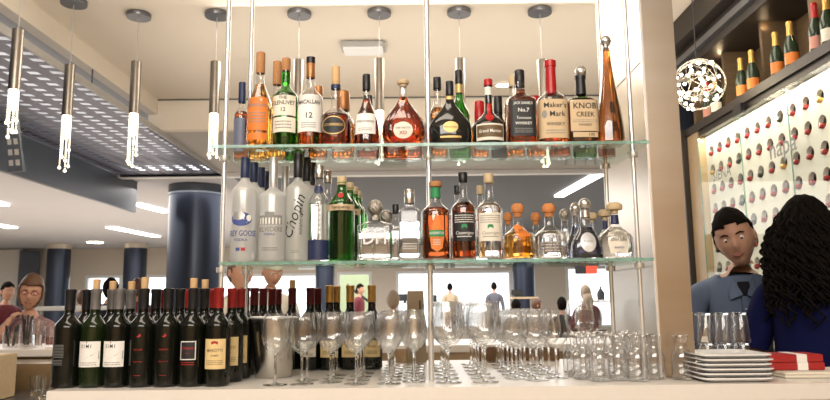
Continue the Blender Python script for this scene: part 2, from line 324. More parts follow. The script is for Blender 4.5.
# round emergency light / linear fixture on tray ceiling
a, b = PZ(341, 45, HT), PZ(386, 45, HT)
t = thing('ceiling_fixture', 'oblong white emergency light fixed flat to the beige ceiling', 'ceiling light', ((a.x+b.x)/2, a.y, HT))
hw = (b.x-a.x)/2
boxo('housing', (-hw, hw, -.13, .13, -.05, -.002), M['plastic'], t, .02); boxo('diffuser', (-hw*.88, hw*.88, -.10, .10, -.065, -.05), M['white'], t, .006)
# columns
def column(px, w, Y, label, cap=True):
    x = P(px, 290, Y).x; r = w/2*mpp(px, 290, Y)
    t = thing('round_column', label, 'column', (x, Y, 0)); lo('shaft', [(0, .004), (r, .004), (r, HC-.16), (0, HC-.16)], M['column'], t, 32)
    lo('collar', [(0, HC-.16), (r*1.04, HC-.16), (r*1.04, HC-.003), (0, HC-.003)], M['capm'] if cap else M['bulk'], t, 32)
column(194, 54, 11.2, 'widest blue-black round column, standing beside the glass shelves', False)
column(57, 22, 22, 'blue-black round column with pale collar behind the seated woman')
column(134, 22, 22, 'blue-black round column between two far windows, above the dark wine bottles')
column(325, 19, 20, 'dark column seen under the lower shelf beside the open doorway')
column(524, 22, 20, 'blue-black column between the wide bright window and the beige wall')
struct(boxo('wall_back_column', (wx(27), wx(45), YW-.6, YW-.41, 0, 3.1), M['bulk']))
# ------------------------------------------------------------------ perforated canopy
cn = thing('perforated_canopy', 'hanging blue-grey metal canopy with rows of rounded slots and thin hanger rods', 'canopy', (0, 0, 0))
bm = bmesh.new(); x0, x1, y0, y1, zc = -4.28, -2.78, 2.2, 10.0, CAMZ+1.84
nx, ny = 8, 52; cw, cl = (x1-x0)/nx, (y1-y0)/ny
for i in range(nx):
    for j in range(ny):
        X, Y = x0+i*cw, y0+j*cl; hx, hy = cw*.24, cl*.27; sk = .02
        o4 = [(X, Y), (X+cw, Y), (X+cw, Y+cl), (X, Y+cl)]; cxx, cyy = X+cw/2, Y+cl/2
        i4 = [(cxx-hx, cyy-hy), (cxx+hx, cyy-hy+sk), (cxx+hx, cyy+hy+sk), (cxx-hx, cyy+hy)]
        A = [bm.verts.new((*p, zc)) for p in o4]; B = [bm.verts.new((*p, zc)) for p in i4]; C = [bm.verts.new((*p, zc+.004)) for p in i4]
        for k in range(4): bm.faces.new((A[k], A[(k+1) % 4], B[(k+1) % 4], B[k])); bm.faces.new((B[k], B[(k+1) % 4], C[(k+1) % 4], C[k]))
bmesh.ops.remove_doubles(bm, verts=bm.verts[:], dist=.0005)
bmobj('slotted_sheet', bm, M['perf'], cn)
boxo('edge_rail', (x1, x1+.02, y0, y1, zc-.03, zc+.03), M['plastic'], cn); boxo('end_rail', (x0, x1, y1, y1+.03, zc-.03, zc+.03), M['plastic'], cn)
for y in (4.4, 5.9, 7.9, 9.7): rodo('hanger_rod', (x1-.03, y, zc), (x1-.03, y, HS-.002), .007, M['sink'], cn)
# reflection at left, modelled as a small framed panel
mp_ = thing('reflection_panel', 'reflection modelled as a small framed slotted panel below the canopy at the photo edge', 'panel', (0, 0, 0))
q = [P(4, 113, 4.6), P(16, 112, 4.6), P(23, 171, 4.75), P(8, 172, 4.75)]
bm = bmesh.new(); v = [bm.verts.new(p) for p in q]+[bm.verts.new(p+Vector((0, .03, 0))) for p in q]
for f in ((0, 1, 2, 3), (7, 6, 5, 4), (0, 4, 5, 1), (1, 5, 6, 2), (2, 6, 7, 3), (3, 7, 4, 0)): bm.faces.new([v[i] for i in f])
bmobj('sheet', bm, M['bulk'], mp_)
for c in range(2):
    for r in range(5):
        u, w_ = .12+c*.46, .08+r*.18
        def B2(u, w): return q[0]*(1-u)*(1-w)+q[1]*u*(1-w)+q[2]*u*w+q[3]*(1-u)*w-Vector((0, .004, 0))
        bm = bmesh.new(); bm.faces.new([bm.verts.new(B2(*k)) for k in ((u, w_), (u+.3, w_), (u+.3, w_+.1), (u, w_+.1))]); bmobj('slot', bm, M['plastic'], mp_)  # pale squares of the reflection, laid on as flat patches
# ------------------------------------------------------------------ pendants
def pendant(px, ytube, ybot, ycry, wpx, Y, canopy, label):
    p1 = P(px, ytube, Y); x = P(px, ybot, Y).x; z1 = p1.z; z0 = P(px, ybot, Y).z; zc = P(px, ycry, Y).z; r = wpx/2*mpp(px, ybot, Y)
    t = thing('pendant_lamp', label, 'pendant lamp', (x, Y, 0), group='crystal pendant lamps')
    lo('canopy', [(0, HT-.035), (.09, HT-.035), (.092, HT-.03), (.092, HT-.002), (0, HT-.002)], M['sink'], t)
    lo('cable', [(.0035, z1), (.0035, HT-.035)], M['plastic'], t, 6)
    lo('tube_body', [(0, z0+.01), (r*.9, z0+.01), (r, z0), (r, z1), (.006, z1+.004), (0, z1+.004)], M['tube'], t)
    L = z0-zc
    lo('bulb', [(0, z0-L*.42), (r*.55, z0-L*.38), (r*.75, z0), (0, z0+.008)], M['glow'], t, 12)
    rr = random.Random(int(px)); 
    for k in range(7):
        a = k*2*PI/7; l = L*rr.uniform(.6, 1); rad = r*.8
        bm = bmesh.new(); n = int(l/.016)
        for i in range(n):
            bmesh.ops.create_icosphere(bm, subdivisions=1, radius=.0055 if i < n-1 else .012, matrix=Matrix.Translation((rad*math.cos(a), rad*math.sin(a), z0-.01-i*.016)))
        bmobj('crystal_strand', bm, M['crystal'], t, True)
YP = PZ(300, 12, HT).y
for px, yt, yb, yc, w, dy, lb in [(14, 30, 90, 140, 11, -1.1, 'crystal pendant lamp nearest the photo edge, its canopy out of view'),
    (67, 65, 116, 172, 10, -.25, 'crystal pendant lamp hanging in front of the slotted canopy, second in the row'),
    (134, 62, 114, 168, 10, 0, 'crystal pendant lamp whose crystals end above the pale light strip, third in the row'),
    (214, 62, 114, 170, 10, 0, 'crystal pendant lamp just beside the upper shelf end, above the big round column'),
    (298, 60, 112, 168, 9.5, 0, 'crystal pendant lamp seen behind the green whisky bottle'),
    (379.5, 59, 111, 167, 9.5, 0, 'crystal pendant lamp seen behind the bell-shaped decanter'),
    (461, 59, 111, 167, 9.5, 0, 'crystal pendant lamp seen behind the squat black cognac bottle'),
    (543.5, 60, 112, 168, 9.5, 0, 'crystal pendant lamp seen behind the red wax bottle')]:
    pendant(px, yt, yb, yc, w, YP+dy, 1, lb)
# ================================================================== ISLAND COUNTER, SHELVES, PIER
ZC = P(415, 387.5, 2.07).z
YF = 2.07
XL = P(52, 389, 2.1).x-.0
ct = thing('bar_counter', 'cream stone bar counter with glasses and wine bottles on it', 'counter', (0, 0, 0))
bm = bmesh.new(); vtx = [(XL+.02, YF-.14), (XL, 2.2), (XL+.06, 2.98), (2.3, 2.98), (2.3, YF), (XL+.3, YF)]
vtx = [(XL, YF), (XL, 2.98), (2.3, 2.98), (2.3, YF)]
xm = P(697, 378, 2.24).x+.01; pts_ = [(XL, YF), (2.3, YF), (2.3, 2.46), (xm, 2.46), (xm, 2.98), (XL, 2.98)]; lo_ = [bm.verts.new((x, y, ZC-.045)) for x, y in pts_]; up_ = [bm.verts.new((x, y, ZC)) for x, y in pts_]; bm.faces.new(up_); bm.faces.new(lo_[::-1])
for k in range(6): bm.faces.new((lo_[k], lo_[(k+1) % 6], up_[(k+1) % 6], up_[k]))
bmobj('stone_top', bm, M['counter'], ct)
boxo('base', (XL+.05, xm-.04, YF+.06, 2.94, .004, ZC-.045), M['counter'], ct)
ZU = P(430, 143.2, 2.1).z; ZL = P(437, 260, 2.1).z
gs = thing('glass_shelf_rack', 'two clear glass shelves clamped on tall steel rods above the counter', 'shelf rack', (0, 0, 0))
SXL, SXR = P(211, 146, 2.1).x, P(649, 141, 2.1).x
SXL2, SXR2 = P(219, 262, 2.1).x, P(654, 257.5, 2.1).x
for z, a, b in ((ZU, SXL, SXR), (ZL, SXL2, SXR2)):
    bm = bmesh.new(); box(bm, a, b, 2.1, 2.45, z-.008, z)
    sh = bmobj('glass_shelf', bm, M['shelf'], gs)
    boxo('polished_edge', (a, b, 2.097, 2.1, z-.0085, z+.0005), M['shelfedge'], sh)
HR = HT-.002
rods = [(P(225, 150, 2.22).x, 2.22), (P(249, 150, 2.42).x, 2.42), (P(428.5, 150, 2.22).x, 2.22), (P(633, 160, 2.22).x, 2.22), (P(605, 160, 2.42).x, 2.42)]
for i, (x, y) in enumerate(rods):
    r = rodo('rod', (x, y, ZC+.001), (x, y, HR), (.0075 if i != 2 else .009), M['rod'], gs, 14)
    for z in (ZU, ZL):
        lo('clamp', [(0, z-.026), (.016, z-.026), (.017, z-.022), (.017, z-.0095), (0, z-.0095)], M['rod'], r, 16, origin=(x, y, 0))
xa, xb = P(661, 378, 2.24).x, P(697, 378, 2.24).x
pier = thing('steel_pier', 'tall brushed stainless steel pier at the end of the glass shelves', 'pillar', (0, 0, 0))
boxo('cladding', (xa, xb, 2.24, 2.78, ZC+.001, HT-.003), M['steel'], pier, .003)
boxo('edge_highlight', (xa-.004, xa+.004, 2.235, 2.2395, ZC+.002, HT-.01), M['rod'], pier)  # pale strip standing in for the highlight along the pier's edge
for z in (1.42, 2.1): boxo('seam', (xa-.0015, xa-.0002, 2.26, 2.77, z, z+.004), M['plastic'], pier)
# ================================================================== BOTTLES
def profile(w, h, zs, zn, rn, foot=.06, base=1.0, mid=None):
    r = w/2
    p = [(0, .004*1), (r*base*.86, 0), (r*base*.97, h*.012), (r*base, h*.035)]
    if mid: p += [(r*a, h*b) for a, b in mid]
    p += smooth(r, r*rn, h*zs, h*zn, 8)
    return p
SH_FILL = {}
def bottle(name, label, cat, group, px, base, top, w, Y, Z, zs=.58, zn=.72, rn=.32, zc=.8, rc=None, glass='glass', liquid=None, fill=.62, cap='black', sx=1, sy=1, n=2,
           mid=None, base_r=1.0, capshape='cyl', deco=None, flute=0, nf=0, seg=28, collar=None):
    """one bottle: body, liquid, stopper, labels"""
    h = P(px, top, Y).z-Z; W_ = w*mpp(px, base, Y); x = P(px, base, Y).x
    t = thing(name, label, cat, (x, Y, Z+.001), random.uniform(-.05, .05), group)
    prof = profile(W_, h, zs, zn, rn, mid=mid, base=base_r)
    rne = rn*W_/2
    full = prof+[(rne*.95, h*(zc+.0)), (rne*1.02, h*(zc+.03)), (0, h*(zc+.03))]
    opaque = glass in ('blackg', 'winegl', 'winegreen', 'frost', 'frostw', 'dom')
    lo('glass_body', full, M[glass], t, seg, sx=sx, sy=sy, n=n, flute=flute, nf=nf, sharp=1.2)
    sfm = Surf(prof[1:]+[(rne*.95, h*zc)], sx, sy, n)
    if liquid:
        k = .93; zl = h*fill; lp = [(0, .012*h+.004), (prof[2][0]*k*.96, .012*h+.004)]+[(sfm.R(h*q)*k, h*q) for q in (.05, .12, .2, .3, .4, .46, .5, .54, .58, .62, .66, .7, .74, .78) if h*q < zl-.002]
        lp += [(sfm.R(zl)*k, zl), (0, zl)]
        lo('liquid', lp, M[liquid], t, seg, sx=sx, sy=sy, n=n, sharp=.9)
    rcm = (rc or rn*1.12)*W_/2; z0 = h*zc; z1 = h
    if capshape == 'cyl': cp = [(rcm*.97, z0), (rcm, z0+.002), (rcm, z1-.003), (rcm*.9, z1), (0, z1)]
    elif capshape == 'foil': cp = [(rcm*1.04, z0), (rcm*.98, z0+(z1-z0)*.4), (rcm*.95, z1-(z1-z0)*.2), (rcm*1.08, z1-(z1-z0)*.19), (rcm*1.08, z1-.002), (rcm*.9, z1), (0, z1)]
    elif capshape == 'ball':
        R = (z1-z0)/2; cp = [(rne*.9, z0-.006)]+[(max(.0001, rcm*math.sin(a)), z0+R-R*math.cos(a)) for a in [PI*(.12+.88*i/9) for i in range(9)]]+[(0, z1)]
    elif capshape == 'mush': d = z1-z0; cp = [(rne*.95, z0), (rne*.95, z0+d*.3), (rcm*.9, z0+d*.35), (rcm, z0+d*.5), (rcm*.95, z0+d*.8), (rcm*.6, z1), (0, z1)]
    lo('stopper' if capshape in ('ball', 'mush') else 'cap', cp, M[cap], t, 20, sharp=.7)
    if collar:                                  # coloured sleeve on the neck (from, to, material)
        a, b, m = collar; lo('neck_band', [(sfm.R(h*q)*1.04+.0006, h*q) for q in (a, (a+b)/2, b)], M[m], t, 20, sx=sx if zn > a else 1, sy=sy if zn > a else 1)
    if deco: deco(t, sfm, W_, h)
    return t
def L(*items):            # label program in fractions of width / height
    def f(t, sf, w, h):
        cur = t
        for it in items:
            k = it[0]
            if k == 'l': _, shape, u, z, lw, lh, m = it; cur = label_on(sf, t, shape, u*w, z*h, lw*w, lh*h, M[m])
            elif k == 'o': _, shape, u, z, lw, lh, m = it; label_on(sf, cur, shape, u*w, z*h, lw*w, lh*h, M[m], .0010, 'label_panel')
            elif k == 't':
                s, u, z, sz, m = it[1:6]; kw = it[6] if len(it) > 6 else {}; print_on(sf, cur, s, u*w, z*h, sz*h, M[m], **kw)
            elif k == 's': _, u, z, lw, lh, nn, m = it; lines_on(sf, cur, u*w, z*h, lw*w, lh*h, nn, M[m], .0013, int(z*100))
    return f
F1, B1 = 2.17, 2.36            # front and rear row depth
GU, GLo = 'spirit bottles on the upper shelf', 'spirit bottles on the lower shelf'
def U(*a, **k): return bottle('spirit_bottle', a[0], 'bottle', GU, *a[1:6], Z=ZU, **k)
def Lw(*a, **k): return bottle('spirit_bottle', a[0], 'bottle', GLo, *a[1:6], Z=ZL, **k)
arch = [(-1, -1), (-1, .55), (-.6, .85), (0, 1), (.6, .85), (1, .55), (1, -1)]
spear = [(0, -1), (-.75, -.8), (-.95, -.2), (-.45, .6), (0, 1), (.45, .6), (.95, -.2), (.75, -.8)]
# ---- upper shelf, front row
U('whisky bottle with navy cap and blue-grey label at the shelf end', 241, 145, 83, 15, B1, zs=.56, zn=.72, rn=.36, zc=.74, rc=.5, liquid='damber', cap='navy', deco=L(('l', 'rect', -.1, .32, .9, .42, 'bluel')))
U('tall golden whisky bottle with orange label and dark cork cap', 259, 144, 53, 25, F1, zs=.40, zn=.74, rn=.30, zc=.78, rc=.36, liquid='gold', fill=.66, cap='corkd', deco=L(('l', 'rect', 0, .34, .92, .34, 'orange'), ('t', 'GLENMORANGIE', 0, .42, .045, 'inkgr', dict(sx=.8)), ('s', 0, .30, .7, .12, 4, 'inkgr'), ('l', 'rect', 0, .11, .9, .07, 'orange')))
U('golden whisky bottle with cork cap half hidden behind the green one', 276, 144, 62, 22, B1, zs=.40, zn=.74, rn=.30, zc=.76, rc=.40, liquid='gold', fill=.66, cap='corkd')
U('green glass whisky bottle with cream label and brown cap', 285, 143.5, 59, 24.5, F1, zs=.56, zn=.70, rn=.34, zc=.86, rc=.36, glass='greeng', liquid='greenlite', fill=.6, cap='corkd', collar=(.72, .85, 'greenlite'),
  deco=L(('l', 'rect', 0, .45, 1.15, .22, 'paper'), ('t', 'THE', 0, .53, .05, 'ink'), ('t', 'GLENLIVET', 0, .475, .062, 'ink', dict(sx=.85)), ('t', '12', 0, .40, .06, 'ink'), ('l', 'rect', 0, .24, 1.15, .16, 'paper'), ('s', 0, .24, .7, .1, 3, 'inkgr')))
U('clear whisky bottle with tall white label and copper and black cap', 310, 143.5, 58, 25, F1, zs=.54, zn=.66, rn=.36, zc=.77, rc=.36, liquid='amber', fill=.56, cap='copper', collar=(.93, 1.0, 'black'),
  deco=L(('l', 'rect', 0, .36, 1.2, .40, 'paperw'), ('t', 'MACALLAN', 0, .475, .060, 'ink', dict(sx=.82)), ('t', '12', 0, .33, .085, 'ink'), ('s', 0, .23, .6, .07, 3, 'inkgr')))
U('whisky bottle with orange neck half hidden behind the white-labelled one', 318, 143.5, 87, 20, B1, zs=.5, zn=.7, rn=.4, zc=.8, liquid='amber', cap='copper')
def oval6(t, sf, w, h):
    l = label_on(sf, t, 'oval', 0, h*.24, w*.78, h*.22, M['inkg']); label_on(sf, l, 'oval', 0, h*.24, w*.72, h*.195, M['blackl'], .0011, 'label_panel'); print_on(sf, l, 'COURVOISIER', 0, h*.245, h*.045, M['inkg'], .0016, sx=.85)
U('squat dark cognac bottle with long clear neck and gold-rimmed oval label', 335.5, 143, 67, 32, F1, zs=.36, zn=.50, rn=.30, zc=.76, rc=.26, liquid='brown', fill=.40, cap='cork', collar=(.72, .77, 'navy'), deco=oval6, mid=[(1.0, .2)])
U('bottle with tan cap peeking out behind the squat cognac bottle', 343, 143, 92, 24, B1, zs=.5, zn=.7, rn=.5, zc=.72, liquid='amber', cap='copper')
U('dark red cognac bottle with black cap and cream label', 366.5, 142.5, 75, 26, F1, zs=.28, zn=.70, rn=.27, zc=.78, rc=.32, liquid='brown', fill=.66, cap='black', mid=[(1.0, .1)], collar=(.78, .86, 'black'),
  deco=L(('l', 'rect', 0, .30, .86, .28, 'paperw'), ('t', 'Hennessy', 0, .33, .062, 'ink', dict(shear=.2)), ('s', 0, .22, .5, .05, 2, 'inkgr'), ('t', '*', 0, .82, .07, 'inkg')))
dec = U('bell-shaped amber decanter with round stopper and oval cream label', 403.5, 142.5, 80, 46, F1, zs=.28, zn=.78, rn=.17, zc=.89, rc=.27, liquid='redam', fill=.74, cap='tan', capshape='mush', sy=.55, base_r=.72, mid=[(.9, .10), (1.0, .2), (.99, .24)], flute=.05, nf=24, seg=96,
  deco=L(('l', 'oval', 0, .22, .42, .24, 'paper'), ('t', 'REMY MARTIN', 0, .25, .04, 'inkgr', dict(sx=.8)), ('t', 'XO', 0, .18, .07, 'inkr')))
U('clear-necked bottle with black cap and orange liquor behind the middle rod', 438, 142.5, 78, 20, B1, zs=.48, zn=.72, rn=.34, zc=.85, rc=.42, liquid='amber', cap='black', deco=L(('l', 'rect', 0, .3, .8, .2, 'blackl')))
U('green bottle with tall black cap behind the squat black cognac bottle', 460, 142.5, 71, 22, B1, zs=.44, zn=.72, rn=.33, zc=.84, rc=.36, glass='greeng', liquid='greenlite', cap='black', collar=(.74, .84, 'inkg'))
U('squat black cognac bottle with gold oval label', 450.5, 142.5, 82, 42, F1-.01, zs=.28, zn=.74, rn=.18, zc=.78, rc=.2, glass='blackg', cap='black', sy=.5, base_r=.95, mid=[(1.0, .12)], collar=(.72, .78, 'inkg'),
  deco=L(('l', 'oval', 0, .27, .36, .17, 'inkg'), ('t', 'Hennessy', 0, .27, .055, 'ink', dict(shear=.2)), ('l', 'rect', 0, .12, .5, .03, 'inkg')))
U('short bottle with red and white cap behind the red-ribboned liqueur', 480, 142, 102, 18, B1, zs=.5, zn=.7, rn=.5, zc=.6, cap='wax', liquid='amber', collar=(.68, .8, 'inkw'))
def gm(t, sf, w, h):
    l = label_on(sf, t, 'rect', 0, h*.175, w*.92, h*.24, M['paper']); label_on(sf, l, 'rect', 0, h*.185, w*.86, h*.17, M['brownl'], .0011, 'label_panel'); print_on(sf, l, 'Grand Marnier', 0, h*.185, h*.066, M['paperw'], .0016, sx=.85)
    label_on(sf, t, 'rect', 0, h*.48, w*.12, h*.30, M['wax'], name='ribbon'); label_on(sf, t, 'oval', 0, h*.40, w*.26, h*.12, M['wax'], .0012, name='wax_seal')
U('round dark liqueur bottle with red ribbon, seal and brown label', 489.5, 141.5, 80, 33, F1, zs=.28, zn=.56, rn=.22, zc=.90, rc=.28, glass='blackg', cap='wax', deco=gm, mid=[(1, .15)], collar=(.76, .88, 'inkw'))
U('dark bottle with black cap between the liqueur and the square whiskey', 499, 142, 97, 16, B1, zs=.5, zn=.7, rn=.5, zc=.72, cap='black', glass='blackg')
U('whiskey bottle with tan cap behind the square black-labelled one', 515, 142, 76, 20, B1, zs=.6, zn=.75, rn=.42, zc=.86, cap='tan', liquid='amber')
U('square whiskey bottle with black cap and black label', 521.5, 141.5, 71, 29, F1, zs=.58, zn=.70, rn=.33, zc=.84, rc=.36, liquid='damber', fill=.74, cap='black', n=4.5, collar=(.78, .85, 'blackl'),
  deco=L(('l', 'rect', 0, .33, .88, .46, 'blackl'), ('t', 'JACK DANIEL\'S', 0, .52, .048, 'inkw', dict(sx=.75)), ('t', 'No.7', 0, .43, .07, 'inkw'), ('t', 'Tennessee', 0, .33, .055, 'inkw', dict(shear=.2, sx=.8)), ('t', 'WHISKEY', 0, .26, .05, 'inkw'), ('s', 0, .17, .6, .07, 3, 'inkgr')))
U('bottle with red cap peeking out beside the square black-labelled whiskey', 536, 141.5, 97, 20, B1, zs=.5, zn=.7, rn=.5, zc=.7, cap='wax', liquid='amber')
U('square bourbon bottle with dripping red wax neck and cream label', 553, 141, 61, 31, F1, zs=.50, zn=.66, rn=.30, zc=.60, rc=.36, liquid='amber', fill=.5, cap='wax', capshape='foil', n=3.2,
  deco=L(('l', 'rect', 0, .28, .96, .44, 'paperb'), ('t', "Maker's", .02, .43, .082, 'ink'), ('t', 'Mark', .08, .33, .085, 'ink'), ('t', 'WHISKY', .02, .215, .055, 'ink'), ('s', 0, .13, .6, .06, 2, 'inkgr'), ('l', 'oval', -.32, .33, .16, .09, 'inkgr')))
U('dark-capped bottle half hidden behind the red wax bourbon', 559, 141, 97, 22, B1, zs=.5, zn=.7, rn=.5, zc=.7, cap='black', liquid='damber')
U('bottle with round silver stopper behind the tan-labelled bourbon', 584, 141, 66, 24, B1, zs=.5, zn=.7, rn=.34, zc=.86, rc=.5, cap='silver', capshape='ball', glass='greeng', liquid='amber')
U('flask-shaped bourbon bottle with black wax cap and large tan label', 583, 140.5, 76, 31, F1-.005, zs=.60, zn=.74, rn=.28, zc=.72, rc=.34, liquid='damber', fill=.66, cap='black', capshape='foil', n=4, sy=.6,
  deco=L(('l', 'rect', .02, .40, .92, .44, 'paperb'), ('t', 'KNOB', .02, .53, .115, 'ink'), ('t', 'CREEK', .03, .41, .095, 'ink', dict(sx=.9)), ('s', .02, .32, .8, .05, 2, 'inkgr'), ('t', 'WHISKEY', .02, .265, .045, 'ink'), ('l', 'rect', .02, .13, .8, .07, 'paperb'), ('t', '100', .2, .13, .06, 'ink')))
U('very tall tapering amber tequila bottle with silver ball stopper', 610.5, 140, 36, 27, F1, zs=.03, zn=.86, rn=.30, zc=.895, rc=.42, liquid='amber', fill=.86, cap='silver', capshape='ball', mid=None, n=3, base_r=1)
for lb, px, w, src in (('second bell-shaped amber decanter directly behind the first', 403, 42, dict(liquid='redam', zs=.28, zn=.78, rn=.17, fill=.7, sy=.55, top=98)), ('dark red bottle hidden behind the cream-labelled cognac', 368, 24, dict(liquid='brown', top=96)),
    ('golden whisky hidden behind the tall orange-labelled one', 258, 18, dict(liquid='gold', top=95)), ('green-tinted bottle hidden behind the green whisky bottle', 295, 20, dict(glass='greeng', liquid='greenlite', top=98)), ('amber bottle hidden behind the tall tapering tequila', 606, 18, dict(liquid='damber', top=110))):
    U(lb, px, 142, src.pop('top'), w, B1+.005, **{**dict(zs=.45, zn=.7, rn=.35, zc=.8, cap='black'), **src})
# ---- lower shelf
def goose(t, sf, w, h):
    l = label_on(sf, t, 'oval', 0, h*.40, w*.85, h*.13, M['inkb'], name='goose_picture'); label_on(sf, l, 'oval', -w*.1, h*.43, w*.5, h*.08, M['silverl'], .001, 'label_panel'); label_on(sf, l, 'oval', w*.3, h*.41, w*.2, h*.06, M['inkw'], .001, 'label_panel')
    print_on(sf, t, 'GREY GOOSE', 0, h*.265, h*.075, M['inkb'], sx=.68); print_on(sf, t, 'VODKA', 0, h*.205, h*.035, M['inkb']); label_on(sf, t, 'rect', -w*.1, h*.12, w*.16, h*.03, M['inkb'], name='flag'); label_on(sf, t, 'rect', w*.1, h*.12, w*.16, h*.03, M['inkr'], name='flag')
G0 = Lw('frosted vodka bottle with navy cap and flying goose picture', 243, 262, 158, 26, F1, zs=.66, zn=.80, rn=.33, zc=.80, rc=.36, glass='frost', liquid='clearliq', cap='navy', deco=goose)
Lw('vodka bottle with navy cap directly behind the goose bottle', 252, 262, 163, 24, 2.262, zs=.66, zn=.80, rn=.33, zc=.80, rc=.36, glass='frost', cap='navy')
Lw('frosted vodka bottle with shorter navy cap between the goose and building bottles', 259.5, 262, 168, 21, 2.35, zs=.64, zn=.78, rn=.33, zc=.79, rc=.40, glass='frost', cap='navy')
Lw('rearmost navy-capped vodka bottle beside the building bottle', 266, 262, 172, 18, 2.408, zs=.64, zn=.78, rn=.33, zc=.79, rc=.40, glass='frost', cap='navy')
def belv(t, sf, w, h):
    l = label_on(sf, t, 'rect', 0, h*.39, w*.95, h*.085, M['inkgr'], name='building_picture')
    for i in range(7): label_on(sf, l, 'rect', (i-3)*w*.125, h*.38, w*.06, h*.06, M['inkw'], .0011, 'label_panel')
    label_on(sf, l, 'rect', 0, h*.445, w*.35, h*.04, M['inkgr'], .001, 'label_panel')
    print_on(sf, t, 'BELVEDERE', 0, h*.30, h*.062, M['inkgr'], sx=.8); print_on(sf, t, 'VODKA', 0, h*.255, h*.03, M['inkb']); lines_on(sf, t, 0, h*.12, w*.6, h*.04, 2, M['inkgr'])
Lw('frosted vodka bottle with palace picture and silver-blue cap', 272, 261.5, 158, 27, F1, zs=.62, zn=.72, rn=.30, zc=.69, rc=.33, glass='frost', liquid='clearliq', cap='silverl', deco=belv)
Lw('vodka bottle with silver-blue cap behind the palace picture bottle', 284, 261.5, 167, 22, B1, zs=.62, zn=.72, rn=.30, zc=.71, rc=.34, glass='frost', cap='silverl')
Lw('tall vodka bottle with black cap and script running up its front', 297, 261.5, 154, 24, F1, zs=.66, zn=.76, rn=.34, zc=.77, rc=.40, glass='frostw', liquid='clearliq', cap='black',
  deco=L(('t', 'Chopin', -.06, .40, .14, 'ink', dict(shear=.3, rot=1.25)), ('t', 'POTATO VODKA', .25, .38, .035, 'ink', dict(rot=PI/2)), ('s', 0, .09, .3, .03, 2, 'inkgr')))
Lw('vodka bottle with black cap just behind the script bottle', 306, 261.5, 158, 20, 2.27, zs=.66, zn=.76, rn=.34, zc=.77, rc=.42, glass='frostw', cap='black')
Lw('rearmost black-capped vodka bottle near the blue-bottomed one', 311.5, 261.5, 163, 19, 2.365, zs=.66, zn=.76, rn=.34, zc=.77, rc=.42, glass='frostw', cap='black')
def ciroc(t, sf, w, h): label_on(sf, t, 'oval', 0, h*.74, w*.42, h*.09, M['navy'], .003, name='medallion'); label_on(sf, t, 'rect', 0, h*.12, w*1.3, h*.20, M['navy'], .0012, name='blue_base_tint'); lines_on(sf, t, 0, h*.42, w*.3, h*.3, 6, M['inkw'])
Lw('slim clear vodka bottle with silver cap, navy medallion and blue base', 318.5, 261, 166, 21, F1, zs=.60, zn=.76, rn=.42, zc=.87, rc=.44, liquid='clearliq', fill=.6, cap='silver', deco=ciroc)
Lw('clear vodka bottle with silver cap behind the navy medallion one', 327, 261, 171, 18, B1, zs=.60, zn=.76, rn=.42, zc=.87, rc=.46, liquid='clearliq', cap='silver')
def tanq(t, sf, w, h): label_on(sf, t, 'rect', 0, h*.62, w*1.3, h*.07, M['tan'], .0025, name='label_band'); label_on(sf, t, 'oval', 0, h*.765, w*.2, h*.07, M['inkr'], .003, name='wax_seal'); print_on(sf, t, 'Tanqueray', 0, h*.62, h*.05, M['ink'], .004)
kw = dict(zs=.66, zn=.84, rn=.38, zc=.90, rc=.38, glass='greeng', liquid='greenliq', fill=.68, cap='tan', flute=.05, nf=16, seg=64)
Lw('fluted green gin bottle with red seal, in front of its row', 341.5, 260.5, 177, 26, F1, deco=tanq, **kw)
Lw('second green gin bottle in the row with red seals', 349.5, 260.5, 183, 22, 2.255, deco=tanq, **kw)
Lw('third green gin bottle in the row', 354.5, 260.5, 187, 20, 2.335, **kw)
Lw('rearmost green gin bottle in the row', 358.5, 260.5, 191, 18, 2.41, **kw)
def mono(t, sf, w, h): print_on(sf, t, 'DH', 0, h*.36, h*.30, M['silverl'], sx=.9); lines_on(sf, t, 0, h*.12, w*.5, h*.04, 1, M['silverl'])
Lw('square clear tequila decanter with ornate pewter ball stopper', 375.5, 260.5, 200, 36, F1, zs=.58, zn=.66, rn=.26, zc=.74, rc=.42, liquid='clearliq', fill=.46, cap='pewter', capshape='ball', n=6, sy=.6, deco=mono, collar=(.66, .74, 'pewter'))
Lw('clear tequila decanter with pewter ball stopper behind the first one', 386.5, 260, 210, 27, B1, zs=.58, zn=.66, rn=.26, zc=.74, rc=.5, liquid='clearliq', fill=.46, cap='pewter', capshape='ball', n=6, sy=.6)
Lw('clear flat-shouldered tequila bottle with glass stopper beside the middle rod', 410, 260.5, 190, 23, F1, zs=.68, zn=.76, rn=.45, zc=.80, rc=.46, liquid='clearliq', fill=.55, cap='silver', n=5, sy=.7, deco=L(('t', 'AVION', 0, .50, .08, 'inkgr', dict(sx=.9)), ('s', 0, .2, .6, .1, 3, 'silverl')))
Lw('clear tequila bottle with black pour spout behind the pewter stoppers', 396, 260, 205, 16, B1, zs=.6, zn=.75, rn=.4, zc=.85, rc=.45, liquid='clearliq', cap='black')
Lw('amber tequila bottle with green and orange spear-shaped label', 436.5, 260, 182, 29, F1, zs=.60, zn=.76, rn=.34, zc=.93, rc=.46, liquid='damber', fill=.66, cap='corkd', collar=(.79, .92, 'green'),
  deco=L(('l', spear, 0, .34, .52, .48, 'orange'), ('o', 'rect', 0, .33, .50, .08, 'green'), ('t', 'HORNITOS', 0, .33, .045, 'inkw', dict(sx=.8, off=.002)), ('s', 0, .22, .25, .08, 3, 'inkw')))
cas = dict(zs=.58, zn=.72, rn=.32, zc=.89, rc=.38)
def casd(m1, m2):
    return L(('l', 'rect', 0, .37, .98, .32, m1), ('t', 'Casamigos', 0, .30, .05, m2, dict(shear=.3)), ('o', arch, 0, .375, .22, .05, 'green'), ('s', 0, .46, .8, .10, 4, m2), ('s', 0, .26, .6, .03, 1, m2))
